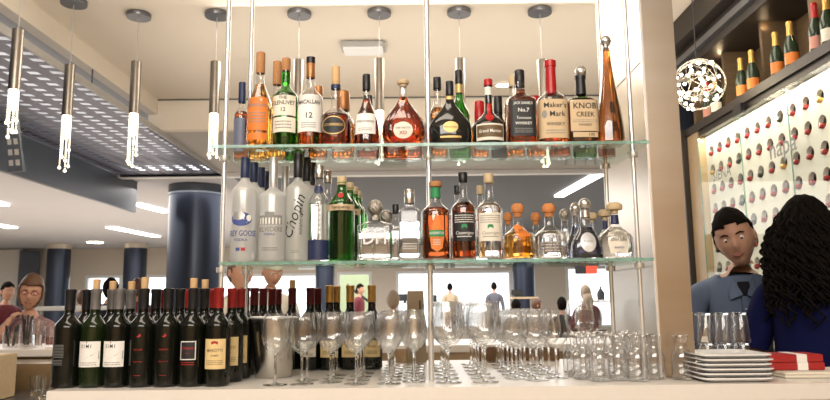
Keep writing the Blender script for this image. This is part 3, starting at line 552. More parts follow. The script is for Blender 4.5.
Lw('long-necked amber tequila bottle with black handwritten label', 464.5, 260, 173, 25, F1, liquid='damber', fill=.66, cap='black', deco=casd('blackl', 'inkw'), **cas)
Lw('long-necked amber tequila bottle behind the black handwritten label', 458.5, 260, 186, 18, B1, liquid='damber', cap='black', **cas)
Lw('long-necked clear tequila bottle with cream handwritten label', 490.5, 259.5, 174, 26, F1, liquid='clearliq', fill=.66, cap='tan', deco=casd('paper', 'inkgr'), **cas)
Lw('long-necked clear tequila bottle behind the cream handwritten label', 481.5, 259.5, 186, 18, B1, liquid='clearliq', cap='tan', **cas)
pat = dict(zs=.40, zn=.62, rn=.28, zc=.76, capshape='mush', mid=[(1.0, .1), (1.0, .3)])
def patd(t, sf, w, h):
    label_on(sf, t, [(-.8, -1), (-1, .7), (-.6, 1), (1, .6), (.9, -.7)], .1*w, .50*h, .5*w, .26*h, M['orange'], .006, name='neck_tag')
    print_on(sf, t, 'PATRON', .1*w, .50*h, .045*h, M['ink'], .008, rot=-.15)
Lw('squat amber tequila bottle with cork ball and orange neck tag', 519, 259.5, 204, 31, F1, liquid='gold', fill=.5, cap='corkball', rc=.42, deco=patd, **pat)
Lw('small amber tequila bottle with cork ball behind the orange tag', 509, 259.5, 213, 20, B1, liquid='gold', fill=.5, cap='corkball', rc=.46, **pat)
Lw('squat clear tequila bottle with cork ball stopper', 550.5, 259, 204, 33, F1, liquid='clearliq', fill=.5, cap='corkball', rc=.42, n=2.6, deco=L(('s', 0, .22, .7, .2, 4, 'silverl')), **pat)
Lw('clear tequila bottle with cork ball behind the squat clear one', 537, 259, 213, 22, B1, liquid='clearliq', fill=.5, cap='corkball', rc=.46, **pat)
trap = dict(zs=.16, zn=.66, rn=.30, zc=.80, capshape='ball', base_r=1.0)
Lw('dark trapezoid tequila bottle with silver ball stopper and round silver label', 587, 258.5, 198.5, 31, F1, liquid='bluegl', fill=.52, cap='silver', rc=.40, sy=.6, n=3, collar=(.68, .79, 'silver'), deco=L(('l', 'rect', 0, .05, .95, .06, 'blackl'), ('l', 'oval', 0, .27, .50, .32, 'silverl'), ('t', 'PLATA', 0, .28, .05, 'inkgr')), **trap)
Lw('tequila bottle with dull silver ball stopper between the cork ball and silver ball bottles', 566, 259, 209, 21, B1, liquid='clearliq', cap='pewter', rc=.5, **trap)
Lw('tequila bottle with silver ball stopper just behind the round silver label', 577, 258.5, 203, 22, B1-.04, liquid='bluegl', cap='silver', rc=.45, **trap)
dj = dict(zs=.36, zn=.64, rn=.22, zc=.80, capshape='mush', mid=[(1.0, .12)], n=2.2, sy=.75)
Lw('tequila bottle with tan cap behind the silver ball bottle', 593.5, 258.5, 213, 20, B1+.02, liquid='clearliq', cap='tan', rc=.6, **dj)
Lw('squat pale tequila bottle with round tan cap, navy neck band and cream label', 616.5, 257.5, 203, 34, F1, liquid='clearliq', fill=.56, cap='tan', rc=.50, collar=(.62, .78, 'navy'), deco=L(('l', [(-.8, -1), (-1, 0), (-.85, .75), (0, 1), (.85, .75), (1, 0), (.8, -1)], 0, .30, .62, .42, 'paper'), ('t', 'Don Julio', 0, .33, .085, 'ink', dict(shear=.2, sx=.85)), ('t', 'BLANCO', 0, .19, .04, 'inkb')), **dj)
Lw('tequila bottle with tan cap behind the squat cream-labelled one', 606.5, 258, 210, 22, B1, liquid='clearliq', cap='tan', rc=.6, collar=(.62, .78, 'navy'), **dj)
# ---- wine bottles
def wine(label, px, Y, top=None, foil='greyfoil', cork=None, glass='winegl', deco=None, group='wine bottles on the counter end', hgt=.292, w=.0765, Z=None):
    x = P(px, 385, Y).x; Z = ZC if Z is None else Z; t = thing('wine_bottle', label, 'wine bottle', (x, Y, Z+.001), random.uniform(-.1, .1), group); r = w/2; h = hgt
    prof = [(0, .01), (r*.85, 0), (r*.98, .003), (r, .008), (r, .175)]+smooth(r, .0145, .176, .222, 8)+[(.0138, h-.012), (.0150, h-.011), (.0150, h-.004), (.0138, h-.003), (0, h-.003)]
    lo('glass_body', prof, M[glass], t, 32, sharp=1.2)
    fo = [(.0152, h-.062), (.0148, h-.014), (.0162, h-.012), (.0162, h-.001), (.013, h)]
    if not cork: fo.append((0, h))
    else: fo += [(.012, h-.002)]
    lo('foil', fo, M[foil], t, 20)
    if cork: lo('cork', [(.0105, h-.002), (.0112, h+cork-.002), (.0095, h+cork), (0, h+cork)], M['cork'], t, 14)
    sf = Surf([(r, 0), (r, .175)]+smooth(r, .0145, .176, .222, 8)+[(.0138, h)])
    if deco: deco(t, sf)
    return t
def d_simi(t, sf):
    l = label_on(sf, t, 'rect', 0, .098, .070, .075, M['paperw']); print_on(sf, l, 'S I M I', -.006, .121, .0145, M['ink'], off=.0014, sx=.85); lines_on(sf, l, 0, .070, .05, .012, 2, M['inkgr'])
    b = [(-1, -1), (-.6, -.7), (0, -.1), (.5, .5), (1, 1), (1, -1)]; label_on(sf, l, b, .010, .095, .044, .024, M['inkgr'], .0012, 'hill_picture'); label_on(sf, l, 'oval', -.004, .1325, .004, .004, M['inkr'], .0012, 'emblem')
def d_bird(t, sf):
    label_on(sf, t, [(-1, -.6), (-.2, -.3), (.5, 1), (.7, .2), (1, -.2), (.2, -1)], 0, .152, .016, .012, M['inkr'], name='bird_emblem'); print_on(sf, t, 'PRISONER', 0, .110, .006, M['inkr']); print_on(sf, t, 'NAPA VALLEY', 0, .075, .0045, M['inkr']); lines_on(sf, t, 0, .035, .02, .004, 1, M['inkr'])
def d_frame(t, sf):
    l = label_on(sf, t, 'rect', 0, .106, .048, .055, M['inkw']); label_on(sf, l, 'rect', 0, .106, .042, .049, M['blackl'], .001, 'label_panel'); print_on(sf, l, 'CARBON', 0, .112, .010, M['inkr'], .0014); print_on(sf, l, 'RED', 0, .098, .005, M['inkr'], .0014); lines_on(sf, l, 0, .068, .04, .012, 2, M['inkr'])
def d_antique(t, sf):
    l = label_on(sf, t, 'rect', 0, .095, .068, .088, M['papero']); print_on(sf, l, 'MAROTTI', 0, .105, .0125, M['wood'], .0014, sx=.9); print_on(sf, l, 'CAMPI', 0, .090, .008, M['wood'], .0014); label_on(sf, l, arch, 0, .128, .02, .01, M['inkr'], .0012, 'crest'); lines_on(sf, l, 0, .070, .05, .016, 3, M['wood'])
def d_back(t, sf):
    lines_on(sf, t, -.01, .108, .035, .04, 9, M['inkgr']); lines_on(sf, t, -.01, .075, .03, .018, 4, M['inkgr'])
def d_gold(t, sf): l = label_on(sf, t, 'rect', 0, .075, .066, .06, M['papero']); print_on(sf, l, 'RIOJA', 0, .083, .011, M['wood'], .0014); lines_on(sf, l, 0, .062, .04, .014, 3, M['ink'])
def d_white(t, sf): l = label_on(sf, t, 'rect', 0, .075, .062, .055, M['paper']); lines_on(sf, l, .012, .055, .016, .012, 5, M['ink']); lines_on(sf, l, 0, .088, .045, .012, 2, M['inkgr'])
Y1, Y2, Y3 = 2.165, 2.25, 2.335
wine('black wine bottle with grey back-label print, outermost at the counter end', 65.5, Y1, foil='black', deco=d_back, w=.082)
wine('white-labelled wine bottle with open cork, green shoulders showing', 91.5, Y1, cork=.030, glass='winegreen', deco=d_simi)
wine('white-labelled wine bottle with no cork showing, beside the green-shouldered one', 115.5, Y1, deco=d_simi)
wine('black wine bottle with red bird mark and pale cork', 140.5, Y1, foil='black', cork=.034, deco=d_bird, w=.078)
wine('black wine bottle with red bird mark and no cork', 165.5, Y1, foil='black', deco=d_bird, w=.078)
wine('wine bottle with white-framed black label and long cork', 190.5, Y1, foil='black', cork=.030, deco=d_frame)
wine('foremost wine bottle with cream antique label and red foil', 216.5, Y1, foil='redfoil', deco=d_antique)
wine('black wine bottle in the second row behind the grey back-label one', 82.5, Y2, foil='black')
wine('grey-foiled wine bottle with cork behind the two white labels', 108, Y2, cork=.026)
wine('grey-foiled wine bottle with cork between white label and bird bottles', 127, 2.30, cork=.026)
wine('black-foiled bottle in the second row between the two bird bottles', 152.5, Y2, foil='black')
wine('black-foiled bottle in the second row beside the white-framed label', 177, Y2, foil='black')
wine('wine bottle with long cork directly behind the white-framed label', 202, Y2, foil='black', cork=.028)
wine('second wine bottle with antique label and red foil', 230, 2.275, foil='redfoil', deco=d_antique)
wine('third wine bottle with antique label and red foil', 238.5, 2.36, foil='redfoil', deco=d_antique)
for px, f, lb in ((139, 'black', 'black-foiled bottle in the third row behind the pale cork'), (158, 'darkred', 'red-foiled bottle in the third row behind the bird bottles'), (185, 'redfoil', 'red-foiled bottle in the third row behind the white-framed label'), (210, 'redfoil', 'red-foiled bottle in the third row beside the antique labels')):
    wine(lb, px, Y3+.04, foil=f)
YR = 2.66
for px, f, ck, dc, Y, lb in [(243, 'darkred', 0, None, 2.47, 'dark-red-foiled bottle just beside the ice bucket rim'), (252.5, 'darkred', 0, None, 2.55, 'dark-red-foiled bottle behind the ice bucket, next to the rear rod'),
     (261.5, 'darkred', 0, None, 2.64, 'dark-red-foiled bottle behind the middle of the ice bucket'), (270.5, 'darkred', 0, None, 2.73, 'dark-red-foiled bottle behind the ice bucket, inner of the close pair'), (276.5, 'darkred', 0, None, 2.82, 'dark-red-foiled bottle behind the ice bucket, farther one of the close pair'),
     (291, 'darkred', .03, None, YR, 'bottle with a pale cork behind the ice bucket edge'), (309.5, 'darkred', 0, d_white, YR-.03, 'dark-red-foiled bottle with white label behind the wine glasses'), (317, 'darkred', 0, None, 2.74, 'dark-red-foiled bottle between white and gold labels, half hidden'),
     (329, 'goldfoil', 0, d_gold, YR-.03, 'gold-foiled bottle with cream label nearest the ice bucket'), (336, 'goldfoil', 0, None, YR+.08, 'gold-foiled bottle close behind its cream-labelled twin'), (350, 'goldfoil', 0, d_gold, YR-.03, 'middle gold-foiled bottle behind the wine glasses'), (372, 'goldfoil', 0, d_gold, YR-.03, 'gold-foiled bottle nearest the middle rod')]:
    wine(lb, px, Y, foil=f, cork=ck or None, deco=dc, hgt=.305 if f == 'goldfoil' else .298, group='wine bottles behind the glasses')
# ---- ice bucket
Yb = 2.40; rb = 22*mpp(273, 377, Yb)
bk = thing('ice_bucket', 'brushed steel ice bucket standing behind the first wine glass', 'bucket', (P(273, 375, Yb).x, Yb, ZC+.001))
hb = P(273, 317, Yb-.06).z-ZC
lo('bucket_wall', [(0, .004), (rb*.80, 0), (rb*.84, .004), (rb*1.08, hb-.006), (rb*1.04, hb-.006), (rb*.8, .01), (0, .01)], M['nickel'], bk, 40)
bm = bmesh.new(); tube(bm, [(rb*1.1*math.cos(a), rb*1.1*math.sin(a), hb-.004) for a in [2*PI*i/40 for i in range(41)]], .0035, 8, False); bmobj('rolled_rim', bm, M['rod'], bk, True)
# ---- wine glasses
def make_wineglass(k, loc, label, group):
    t = thing('wine_glass', label, 'wine glass', loc, 0, group); s, kw = k
    lo('bowl', [(.0035*kw, .088*s), (.012*kw, .093*s), (.026*kw, .104*s), (.037*kw, .120*s), (.0422*kw, .138*s), (.0432*kw, .152*s), (.0415*kw, .172*s), (.038*kw, .192*s), (.0345*kw, .212*s), (.0340*kw, .2125*s), (.0372*kw, .192*s), (.0405*kw, .172*s), (.0422*kw, .152*s), (.0412*kw, .138*s), (.036*kw, .121*s), (.025*kw, .1055*s), (.0, .0965*s)], M['wineg'], t, 32, sharp=2)
    lo('stem', [(0, .004), (.008, .0045), (.0046, .012), (.0036, .03*s), (.0034, .07*s), (.0042, .085*s), (.007, .0915*s), (0, .0925*s)], M['stemg'], t, 14, sharp=2)
    lo('foot', [(0, .0005), (.036*kw**.5, .0005), (.0365*kw**.5, .0015), (.02, .003), (.009, .0045), (0, .0045)], M['stemg'], t, 32, sharp=2)
    return t
reg, big = (1.0, 1.0), (1.14, 1.22)
R0 = make_wineglass(reg, (P(275, 385, 2.16).x, 2.16, ZC+.001), 'wine glass standing alone in front of the ice bucket', 'wine glasses on the counter')
cols = [(302, 2.17, 1.0, 2, reg, 'beside the lone glass'), (330, 2.215, 1.0, 3, reg, 'before the cream-labelled bottles'), (356, 2.165, 1.0, 4, reg, 'before the gold-foiled bottles'), (389, 2.165, 1, 7, reg, 'second from the middle rod'),
        (414.5, 2.215, 1, 7, reg, 'just before the middle rod'), (449, 2.18, 1, 6, big, 'of large glasses next to the middle rod'), (486, 2.18, 1, 6, big, 'of large glasses farther from the middle rod'), (517, 2.28, 1, 6, reg, 'next to the large glasses'), (537, 2.224, 1, 6, reg, 'between the large glasses and the carafes'), (556.5, 2.28, 1, 5, reg, 'next to the glass carafes')]
BG = None; ordn = ['foremost', 'second', 'third', 'fourth', 'fifth', 'sixth', 'seventh']
for px, y, _, n, k, lb in cols:
    X = P(px, 385, y).x
    for i in range(n):
        sp = .118 if k is big else (.1 if px < 500 else .112); loc = (X+random.uniform(-.002, .002), y+i*sp, ZC+.001)
        L_ = '%s wine glass in the file %s' % (ordn[i], lb)
        if k is big and BG is None: BG = make_wineglass(big, loc, L_, 'wine glasses on the counter'); continue
        dup(R0 if k is reg else BG, loc, random.uniform(0, 6), L_)
for px, lb in ((581.5, 'large wine glass standing behind the carafes, nearer the small glasses'), (598.5, 'large wine glass standing behind the carafes, beside the rear rod')):
    dup(BG, (P(px, 360, 2.62).x, 2.62 if px < 590 else 2.74, ZC+.001), 1, lb)
# ---- carafes
def make_carafe(loc, label):
    t = thing('glass_carafe', label, 'carafe', loc, 0, 'small glass carafes')
    lo('vessel', [(0, .002), (.027, 0), (.0315, .004), (.0315, .062), (.030, .074), (.021, .092), (.0175, .102), (.0185, .115), (.0255, .133), (.0248, .1335), (.0172, .115), (.0162, .102), (.0195, .091), (.0285, .073), (.030, .062), (.030, .008), (0, .006)], M['wineg'], t, 28, sharp=2)
    lo('thick_base', [(0, .0022), (.0295, .0022), (.0295, .0055), (0, .0055)], M['stemg'], t, 24)
    return t
C0 = make_carafe((P(682, 379, 2.2).x, 2.195, ZC+.001), 'single small glass carafe in front of the steel pier')
k = 0
cz = [(600, 2.17, 'foremost carafe, second from the small wine glasses'), (638, 2.17, 'foremost carafe by the front rod'), (618.5, 2.20, 'carafe between the two foremost ones'), (583.5, 2.235, 'carafe nearest the small wine glasses in the front line'),
      (655, 2.215, 'carafe touching distance from the steel pier'), (577, 2.31, 'carafe at the glass side, second line'), (595, 2.29, 'second-line carafe behind the foremost one'), (611.5, 2.28, 'second-line carafe next to the rear rod'), (632, 2.29, 'second-line carafe behind the front rod'), (648, 2.31, 'second-line carafe beside the steel pier'),
      (573, 2.41, 'third-line carafe nearest the small wine glasses'), (590, 2.39, 'third-line carafe before the large wine glasses'), (608, 2.37, 'third-line carafe touching the rear rod base'), (622, 2.38, 'third-line carafe in the middle'), (637, 2.41, 'third-line carafe next to the pier'), (580, 2.47, 'rearmost carafe below the large wine glasses'), (603, 2.49, 'rearmost carafe behind the rear rod'), (624, 2.50, 'rearmost carafe by the steel pier side')]
for px, y, lb in cz: dup(C0, (P(px, 375, y).x, y, ZC+.001), random.uniform(0, 6), lb)
# ---- plates
def plate(z, label, x, y, first=None):
    if first: return dup(first, (x, y, z), random.uniform(-.015, .015), label)
    t = thing('square_plate', label, 'plate', (x, y, z), 0, 'stacked white plates'); bm = bmesh.new()
    lathe(bm, [(0, .004), (.083, .004), (.094, .0095), (.1065, .0135), (.107, .0095), (.094, .004), (.084, 0), (0, 0)], 32, n=9)
    bmobj('plate_body', bm, M['white_china'], t, True, None, .5); return t
yp = 2.20; xp = P(737, 380, 2.12).x; pl = None; nm = ['bottom', 'second', 'third', 'fourth', 'fifth', 'top']
for i in range(6):
    q = plate(ZC+.001+i*.0135, '%s white square plate of the stack beside the pier%s' % (nm[i], ', fully visible' if i == 5 else ''), xp+random.uniform(-.003, .003), yp, pl); pl = pl or q
# ---- stacked tumblers
def tumbler(loc, label, first=None):
    if first: return dup(first, loc, random.uniform(0, 6), label)
    t = thing('tumbler', label, 'glass', loc, 0, 'upturned tumblers'); h = .098
    lo('glass_wall', [(.0285, 0), (.022, h-.006), (.019, h), (0, h), (0, h-.010), (.0195, h-.010), (.0265, .0015)], M['wineg'], t, 20, sharp=1)
    lo('thick_bottom', [(0, h-.0095), (.019, h-.0095), (.0205, h-.001), (0, h-.001)], M['stemg'], t, 20)
    return t
tx0 = P(706, 350, 2.355).x; T0 = None
for r in range(2):
    for c in range(3):
        for tier in range(2):
            lb = 'upturned tumbler, %s tier, %s row, %s' % (('lower', 'upper')[tier], ('front', 'rear')[r], ('beside the pier', 'in the middle', 'nearest the bartender')[c])
            loc = (tx0+.0045+c*.0585+r*.003, 2.355+r*.060, ZC+.001+tier*.0985); q = tumbler(loc, lb, T0); T0 = T0 or q
# ---- red boxes and booklet
xr = P(800, 372, 2.28).x
bk2 = thing('folded_napkin', 'pale folded cloth under the red boxes beside the plates', 'napkin', (P(806, 378, 2.24).x, 2.26, ZC+.001)); boxo('cloth_layer', (-.09, .16, -.07, .10, 0, .008), M['paper'], bk2, .003); boxo('cloth_layer', (-.088, .158, -.068, .10, .0085, .0165), M['paper'], bk2, .003)
for i, lb in enumerate(('lower red box with white paper band on the folded cloth', 'upper red box with white paper band')):
    t = thing('red_box', lb, 'box', (xr-.004*i, 2.30, ZC+.019+i*.0245), -.03+.05*i, 'red boxes'); boxo('box_body', (-.105, .065, -.05, .06, 0, .0235), M['redbox'], t, .002); boxo('paper_band', (-.02, .012, -.0515, .0605, -.0003, .0238), M['paperw'], t)
# ---- things at rear edge of counter
def crate(px, w, h, Y, label, m='wood'):
    x = P(px, 360, Y).x; ww = w*mpp(px, 360, Y)/2; hh = h*mpp(px, 360, Y)
    t = thing('wooden_caddy', label, 'caddy', (x, Y, ZC+.001), 0, 'small brown caddies'); bm = bmesh.new()
    box(bm, -ww, ww, -.03, .03, 0, .006); box(bm, -ww, ww, -.03, -.024, .006, hh); box(bm, -ww, ww, .024, .03, .006, hh); box(bm, -ww, -ww+.005, -.024, .024, .006, hh); box(bm, ww-.005, ww, -.024, .024, .006, hh)
    bmobj('tray_box', bm, M[m], t); return t
crate(406, 34, 12, 2.93, 'beige caddy at the rear counter edge beside the middle rod', 'steelw')
crate(487, 20, 13, 2.93, 'brown caddy at the rear edge seen under the large glasses')
crate(511, 17, 12, 2.93, 'brown caddy at the rear edge next to the large glasses')
crate(531, 16, 12, 2.93, 'brown caddy at the rear edge under the small glasses, middle one')
crate(550, 16, 12, 2.93, 'brown caddy at the rear edge nearest the carafes')
t = thing('menu_card_stand', 'beige card stand with a dark slot behind the wine glasses', 'card stand', (P(416, 355, 2.9).x, 2.9, ZC+.001), .15)
hh = P(416, 291, 2.9).z-ZC; hw = 9.5*mpp(416, 300, 2.9)
bm = bmesh.new(); box(bm, -hw, hw, -.03, .03, 0, hh); 
for v in bm.verts:
    if v.co.z > .1: v.co.y *= .2; v.co.x *= .85
bmobj('card', bm, M['beigec'], t); boxo('slot', (hw*.35, hw*.48, -.0165, -.012, hh*.55, hh*.86), M['black'], t)
# ================================================================== REAR BAR, LEFT WORK STATION
rb_ = thing('rear_bar', 'long pale bar top behind the counter where guests sit', 'bar', (0, 0, 0))
boxo('bar_top', (-4.2, 2.0, 3.95, 4.55, ZC-.04, ZC), M['counter'], rb_, .004); boxo('steel_front', (-4.15, 1.95, 4.0, 4.5, .004, ZC-.04), M['steelw'], rb_)
ws = thing('work_station', 'low stainless steel bar work station with a front rail', 'work station', (0, 0, 0))
zz = ZC-.18
boxo('work_top', (-3.2, XL-.03, 2.45, 3.6, zz-.03, zz), M['sink'], ws, .004); boxo('cabinet', (-3.15, XL-.05, 2.5, 3.6, .004, zz-.03), M['sink'], ws)
boxo('backsplash', (-3.2, XL-.03, 3.61, 3.9, .6, ZC-.05), M['steelw'], ws); boxo('front_rail', (-3.2, XL-.03, 2.40, 2.44, zz-.01, zz+.015), M['steel'], ws, .006)
boxo('drain_mat', (-2.2, -1.5, 2.5, 2.9, zz+.001, zz+.012), M['blackm'], ws)
# caddy box at photo edge
t = thing('napkin_box', 'beige printed napkin box at the photo edge on the work station', 'box', (P(2, 380, 3.3).x, 3.3, zz+.001)); boxo('carton', (-.25, .02, -.08, .08, 0, .2), M['tan'], t, .004); boxo('print_band', (-.10, .005, -.0815, -.080, .06, .08), M['ink'], t)
t = thing('bar_clip', 'white plastic clip lying on the dark work top', 'clip', (P(28, 390, 2.7).x, 2.68, zz+.0125), .5); bm = bmesh.new(); tube(bm, [(-.05, 0, .009), (-.03, 0, .03), (.03, 0, .03), (.05, 0, .009)], .008); bmobj('clip_body', bm, M['white'], t, True)
for px, y, lb in ((45, 3.3, 'short shot glass on the work top next to the dark wine bottle'), (37, 3.45, 'shot glass on the work top behind another')):
    t = thing('shot_glass', lb, 'glass', (P(px, 380, y).x, y, zz+.001)); lo('wall', [(0, .003), (.025, 0), (.032, .09), (.031, .09), (.023, .012), (0, .012)], M['clearthick'], t)
# caddies of straws on the bar top
def straw_cup(px, w, h, label, m, n, Y=4.1):
    x = P(px, 345, Y).x; r = w/2*mpp(px, 345, Y); hh = h*mpp(px, 345, Y); t = thing('straw_cup', label, 'straw cup', (x, Y, ZC+.001), 0, 'straw cups')
    lo('cup', [(0, .003), (r*.85, 0), (r, hh), (r*.95, hh), (r*.8, .008), (0, .008)], M[m], t)
    rr = random.Random(px)
    for i in range(n):
        a = rr.uniform(0, 6.28); q = r*.55; bm = bmesh.new(); tube(bm, [(q*math.cos(a)*.5, q*math.sin(a)*.5, .012), (q*1.25*math.cos(a), q*1.25*math.sin(a), hh*rr.uniform(1.2, 1.45))], .0045, 6); bmobj('straw', bm, M['black'], t, True)
straw_cup(11, 17, 16, 'glass cup full of black straws at the photo edge', 'wineg', 14)
straw_cup(26, 14, 22, 'glass cup of black straws beside the seated woman', 'wineg', 12, 4.2)
def pint(px, w, h, label, Y=4.15, liquid=None):
    x = P(px, 345, Y).x; r = w/2*mpp(px, 345, Y); hh = h*mpp(px, 345, Y); t = thing('drinking_glass', label, 'glass', (x, Y, ZC+.001), 0, 'drinks on the rear bar')
    lo('glass_wall', [(0, .003), (r*.75, 0), (r, hh), (r*.95, hh), (r*.7, .01), (0, .01)], M['wineg'], t)
    if liquid: lo('drink', [(0, .012), (r*.68, .012), (r*.8, hh*.45), (0, hh*.45)], M[liquid], t)
pint(37, 12, 27, 'tall clear drinking glass in front of the seated woman', liquid='clearliq'); pint(50, 12, 20, 'short drinking glass with dark drink', liquid='brown', Y=4.2)
pint(97, 10, 24, 'drinking glass between the dark wine bottles and the woman', Y=4.2)
# ================================================================== WINE WALL AT RIGHT
XW = 2.26
boxo('base', (xm-.04, 2.25, YF+.06, 2.42, .004, ZC-.045), M['counter'], ct)
ww = thing('wine_wall', 'tall dark wood wine cabinet with white pierced panel and glass doors', 'wine cabinet', (0, 0, 0))
ya, yb_ = 3.3, 5.40
HSH = PX(793, 69.5, XW).z
# white panel with round openings
RZ = [CAMZ+1.10-.147*i for i in range(9)]; RY = [5.225-.1445*i for i in range(13)]
bm = bmesh.new(); hr = .041; cs = .1445; ch = .147
for iz, z in enumerate(RZ):
    for iy, y in enumerate(RY):
        sq = []; ci = []; cb = []
        for k in range(16):
            a = 2*PI*k/16; c, s_ = math.cos(a), math.sin(a); m_ = max(abs(c), abs(s_)); sq.append(bm.verts.new((XW, y+c/m_*cs/2, z+s_/m_*ch/2))); ci.append(bm.verts.new((XW, y+c*hr, z+s_*hr))); cb.append(bm.verts.new((XW+.03, y+c*hr, z+s_*hr)))
        for k in range(16): bm.faces.new((sq[k], sq[(k+1) % 16], ci[(k+1) % 16], ci[k])); bm.faces.new((ci[k], ci[(k+1) % 16], cb[(k+1) % 16], cb[k]))
box(bm, XW, XW+.005, 5.225+cs/2, 5.32, RZ[-1]-.1, RZ[0]+ch/2); box(bm, XW, XW+.005, ya, 5.32, RZ[0]+ch/2, CAMZ+1.23)
bmobj('pierced_panel', bm, M['winewall'], ww)
boxo('dark_back', (XW+.25, XW+.3, ya, 5.40, .1, HSH), M['hole'], ww)
boxo('base_cabinet', (XW-.02, XW+.5, ya, yb_+.1, .004, RZ[-1]-.1), M['darkwood'], ww)
boxo('end_frame', (XW-.06, XW+.45, 5.32, 5.52, .004, HSH), M['tanwood'], ww); boxo('side_post', (XW-.10, XW+.45, 5.53, 5.66, .004, HSH+.0), M['darkwood'], ww)
boxo('door_header', (XW-.05, XW+.45, ya, 5.66, CAMZ+1.23, HSH), M['darkwood'], ww); boxo('header_molding', (XW-.07, XW-.05, ya, 5.66, HSH-.06, HSH), M['darkwood'], ww)
boxo('niche_back', (XW+.30, XW+.34, ya, 5.66, HSH, CAMZ+1.82), M['niche'], ww)
yd = [5.64, 5.06, 4.48, 3.90]
for y in yd: boxo('niche_divider', (XW+.06, XW+.30, y-.015, y+.015, HSH, CAMZ+1.82), M['niche'], ww)
boxo('cornice', (XW-.06, XW+.45, ya, 5.66, CAMZ+1.82, CAMZ+2.0), M['darkwood'], ww); boxo('crown_molding', (XW-.16, XW+.45, ya, 5.66, CAMZ+2.0, HT-.004), M['darkwood'], ww); boxo('molding_strip', (XW-.10, XW-.06, ya, 5.66, CAMZ+1.88, CAMZ+1.93), M['sink'], ww)
boxo('door_latch', (XW-.10, XW-.07, 4.50, 4.62, CAMZ+1.20, CAMZ+1.27), M['black'], ww)
for y0_, y1_ in ((5.31, 4.63), (4.62, 4.02), (4.01, 3.35)):
    g = boxo('glass_door', (XW-.065, XW-.059, y1_+.003, y0_-.003, RZ[-1]-.08, CAMZ+1.225), M['doorglass'], ww)
    boxo('door_edge', (XW-.066, XW-.058, y0_-.006, y0_-.0035, RZ[-1]-.08, CAMZ+1.225), M['shelfedge'], g)
mw = Matrix(((0, 0, 1, XW-.067), (-1, 0, 0, 4.09), (0, 1, 0, P(415, 300, 1).z*0+CAMZ+.885), (0, 0, 0, 1)))
flat_text('door_lettering', 'napa', .17, M['inkgr'], ww, mw)
mw = Matrix(((0, 0, 1, XW-.067), (-1, 0, 0, 4.93), (0, 1, 0, CAMZ+.87), (0, 0, 0, 1)))
flat_text('door_lettering', 'SIENA', .11, M['inkgr'], ww, mw)
# lamp strips inside the cabinet's header and panel-lighting
for y in (5.0, 4.35, 3.7):
    l = bpy.data.lights.new('cabinet_strip', 'AREA'); l.shape = 'RECTANGLE'; l.size = .02; l.size_y = .6; l.energy = 2.6; l.color = (1, .9, .72)
    o = bpy.data.objects.new('cabinet_strip_light', l); COL.objects.link(o); o.location = (XW-.035, y, CAMZ+1.22); o.rotation_euler = (0, -.1, 0)
    lb_ = bpy.data.lights.new('niche_spot', 'POINT'); lb_.energy = .8; lb_.color = (1, .72, .42); lb_.shadow_soft_size = .02; o = bpy.data.objects.new('niche_spot_light', lb_); COL.objects.link(o); o.location = (XW+.08, y+.12, CAMZ+1.78)
area('wine_wall_light', (1.75, 4.0, HT-.15), (XW, 4.5, 1.7), .5, 1.6, 12, (1, .92, .8))
# a bottle in every opening
CB = None; capm_ = ['redfoil', 'redfoil', 'redfoil', 'black', 'redfoil', 'goldfoil']
protos = {}
cnt = 0
for iz, z in enumerate(RZ[:7]):
    for iy, y in enumerate(RY):
        cm = random.choice(capm_)
        if cm not in protos:
            t = thing('cellared_bottle', 'x', 'wine bottle', (0, 0, 0), 0, 'bottles lying in the wine wall')
            bm = bmesh.new(); lathe(bm, [(0, 0), (.0145, 0), (.0155, .004), (.0150, .075), (.0145, .09), (.034, .12), (.034, .2), (0, .2)], 14); bmesh.ops.rotate(bm, verts=bm.verts[:], cent=(0, 0, 0), matrix=Matrix.Rotation(PI/2+.12, 3, 'Y')); bmobj('glass_body', bm, M['bwine'], t, True)
            bm = bmesh.new(); lathe(bm, [(0, -.002), (.0155, -.002), (.0165, .002), (.016, .07)], 14); bmesh.ops.rotate(bm, verts=bm.verts[:], cent=(0, 0, 0), matrix=Matrix.Rotation(PI/2+.12, 3, 'Y')); bmobj('foil', bm, M[cm], t, True)
            protos[cm] = t; q = t; q.location = (XW-.014, y, z-.021)
        else: q = dup(protos[cm], (XW-.014, y, z-.021))
        rn = ['top', 'second', 'third', 'fourth', 'fifth', 'sixth', 'seventh'][iz]; cn_ = ['first', 'second', 'third', 'fourth', 'fifth', 'sixth', 'seventh', 'eighth', 'ninth', 'tenth', 'eleventh', 'twelfth', 'thirteenth'][iy]
        q['label'] = '%s-foiled neck in the %s row of the wine wall, %s hole from the chandelier' % ({'redfoil': 'red', 'black': 'black', 'goldfoil': 'gold'}[cm], rn, cn_)
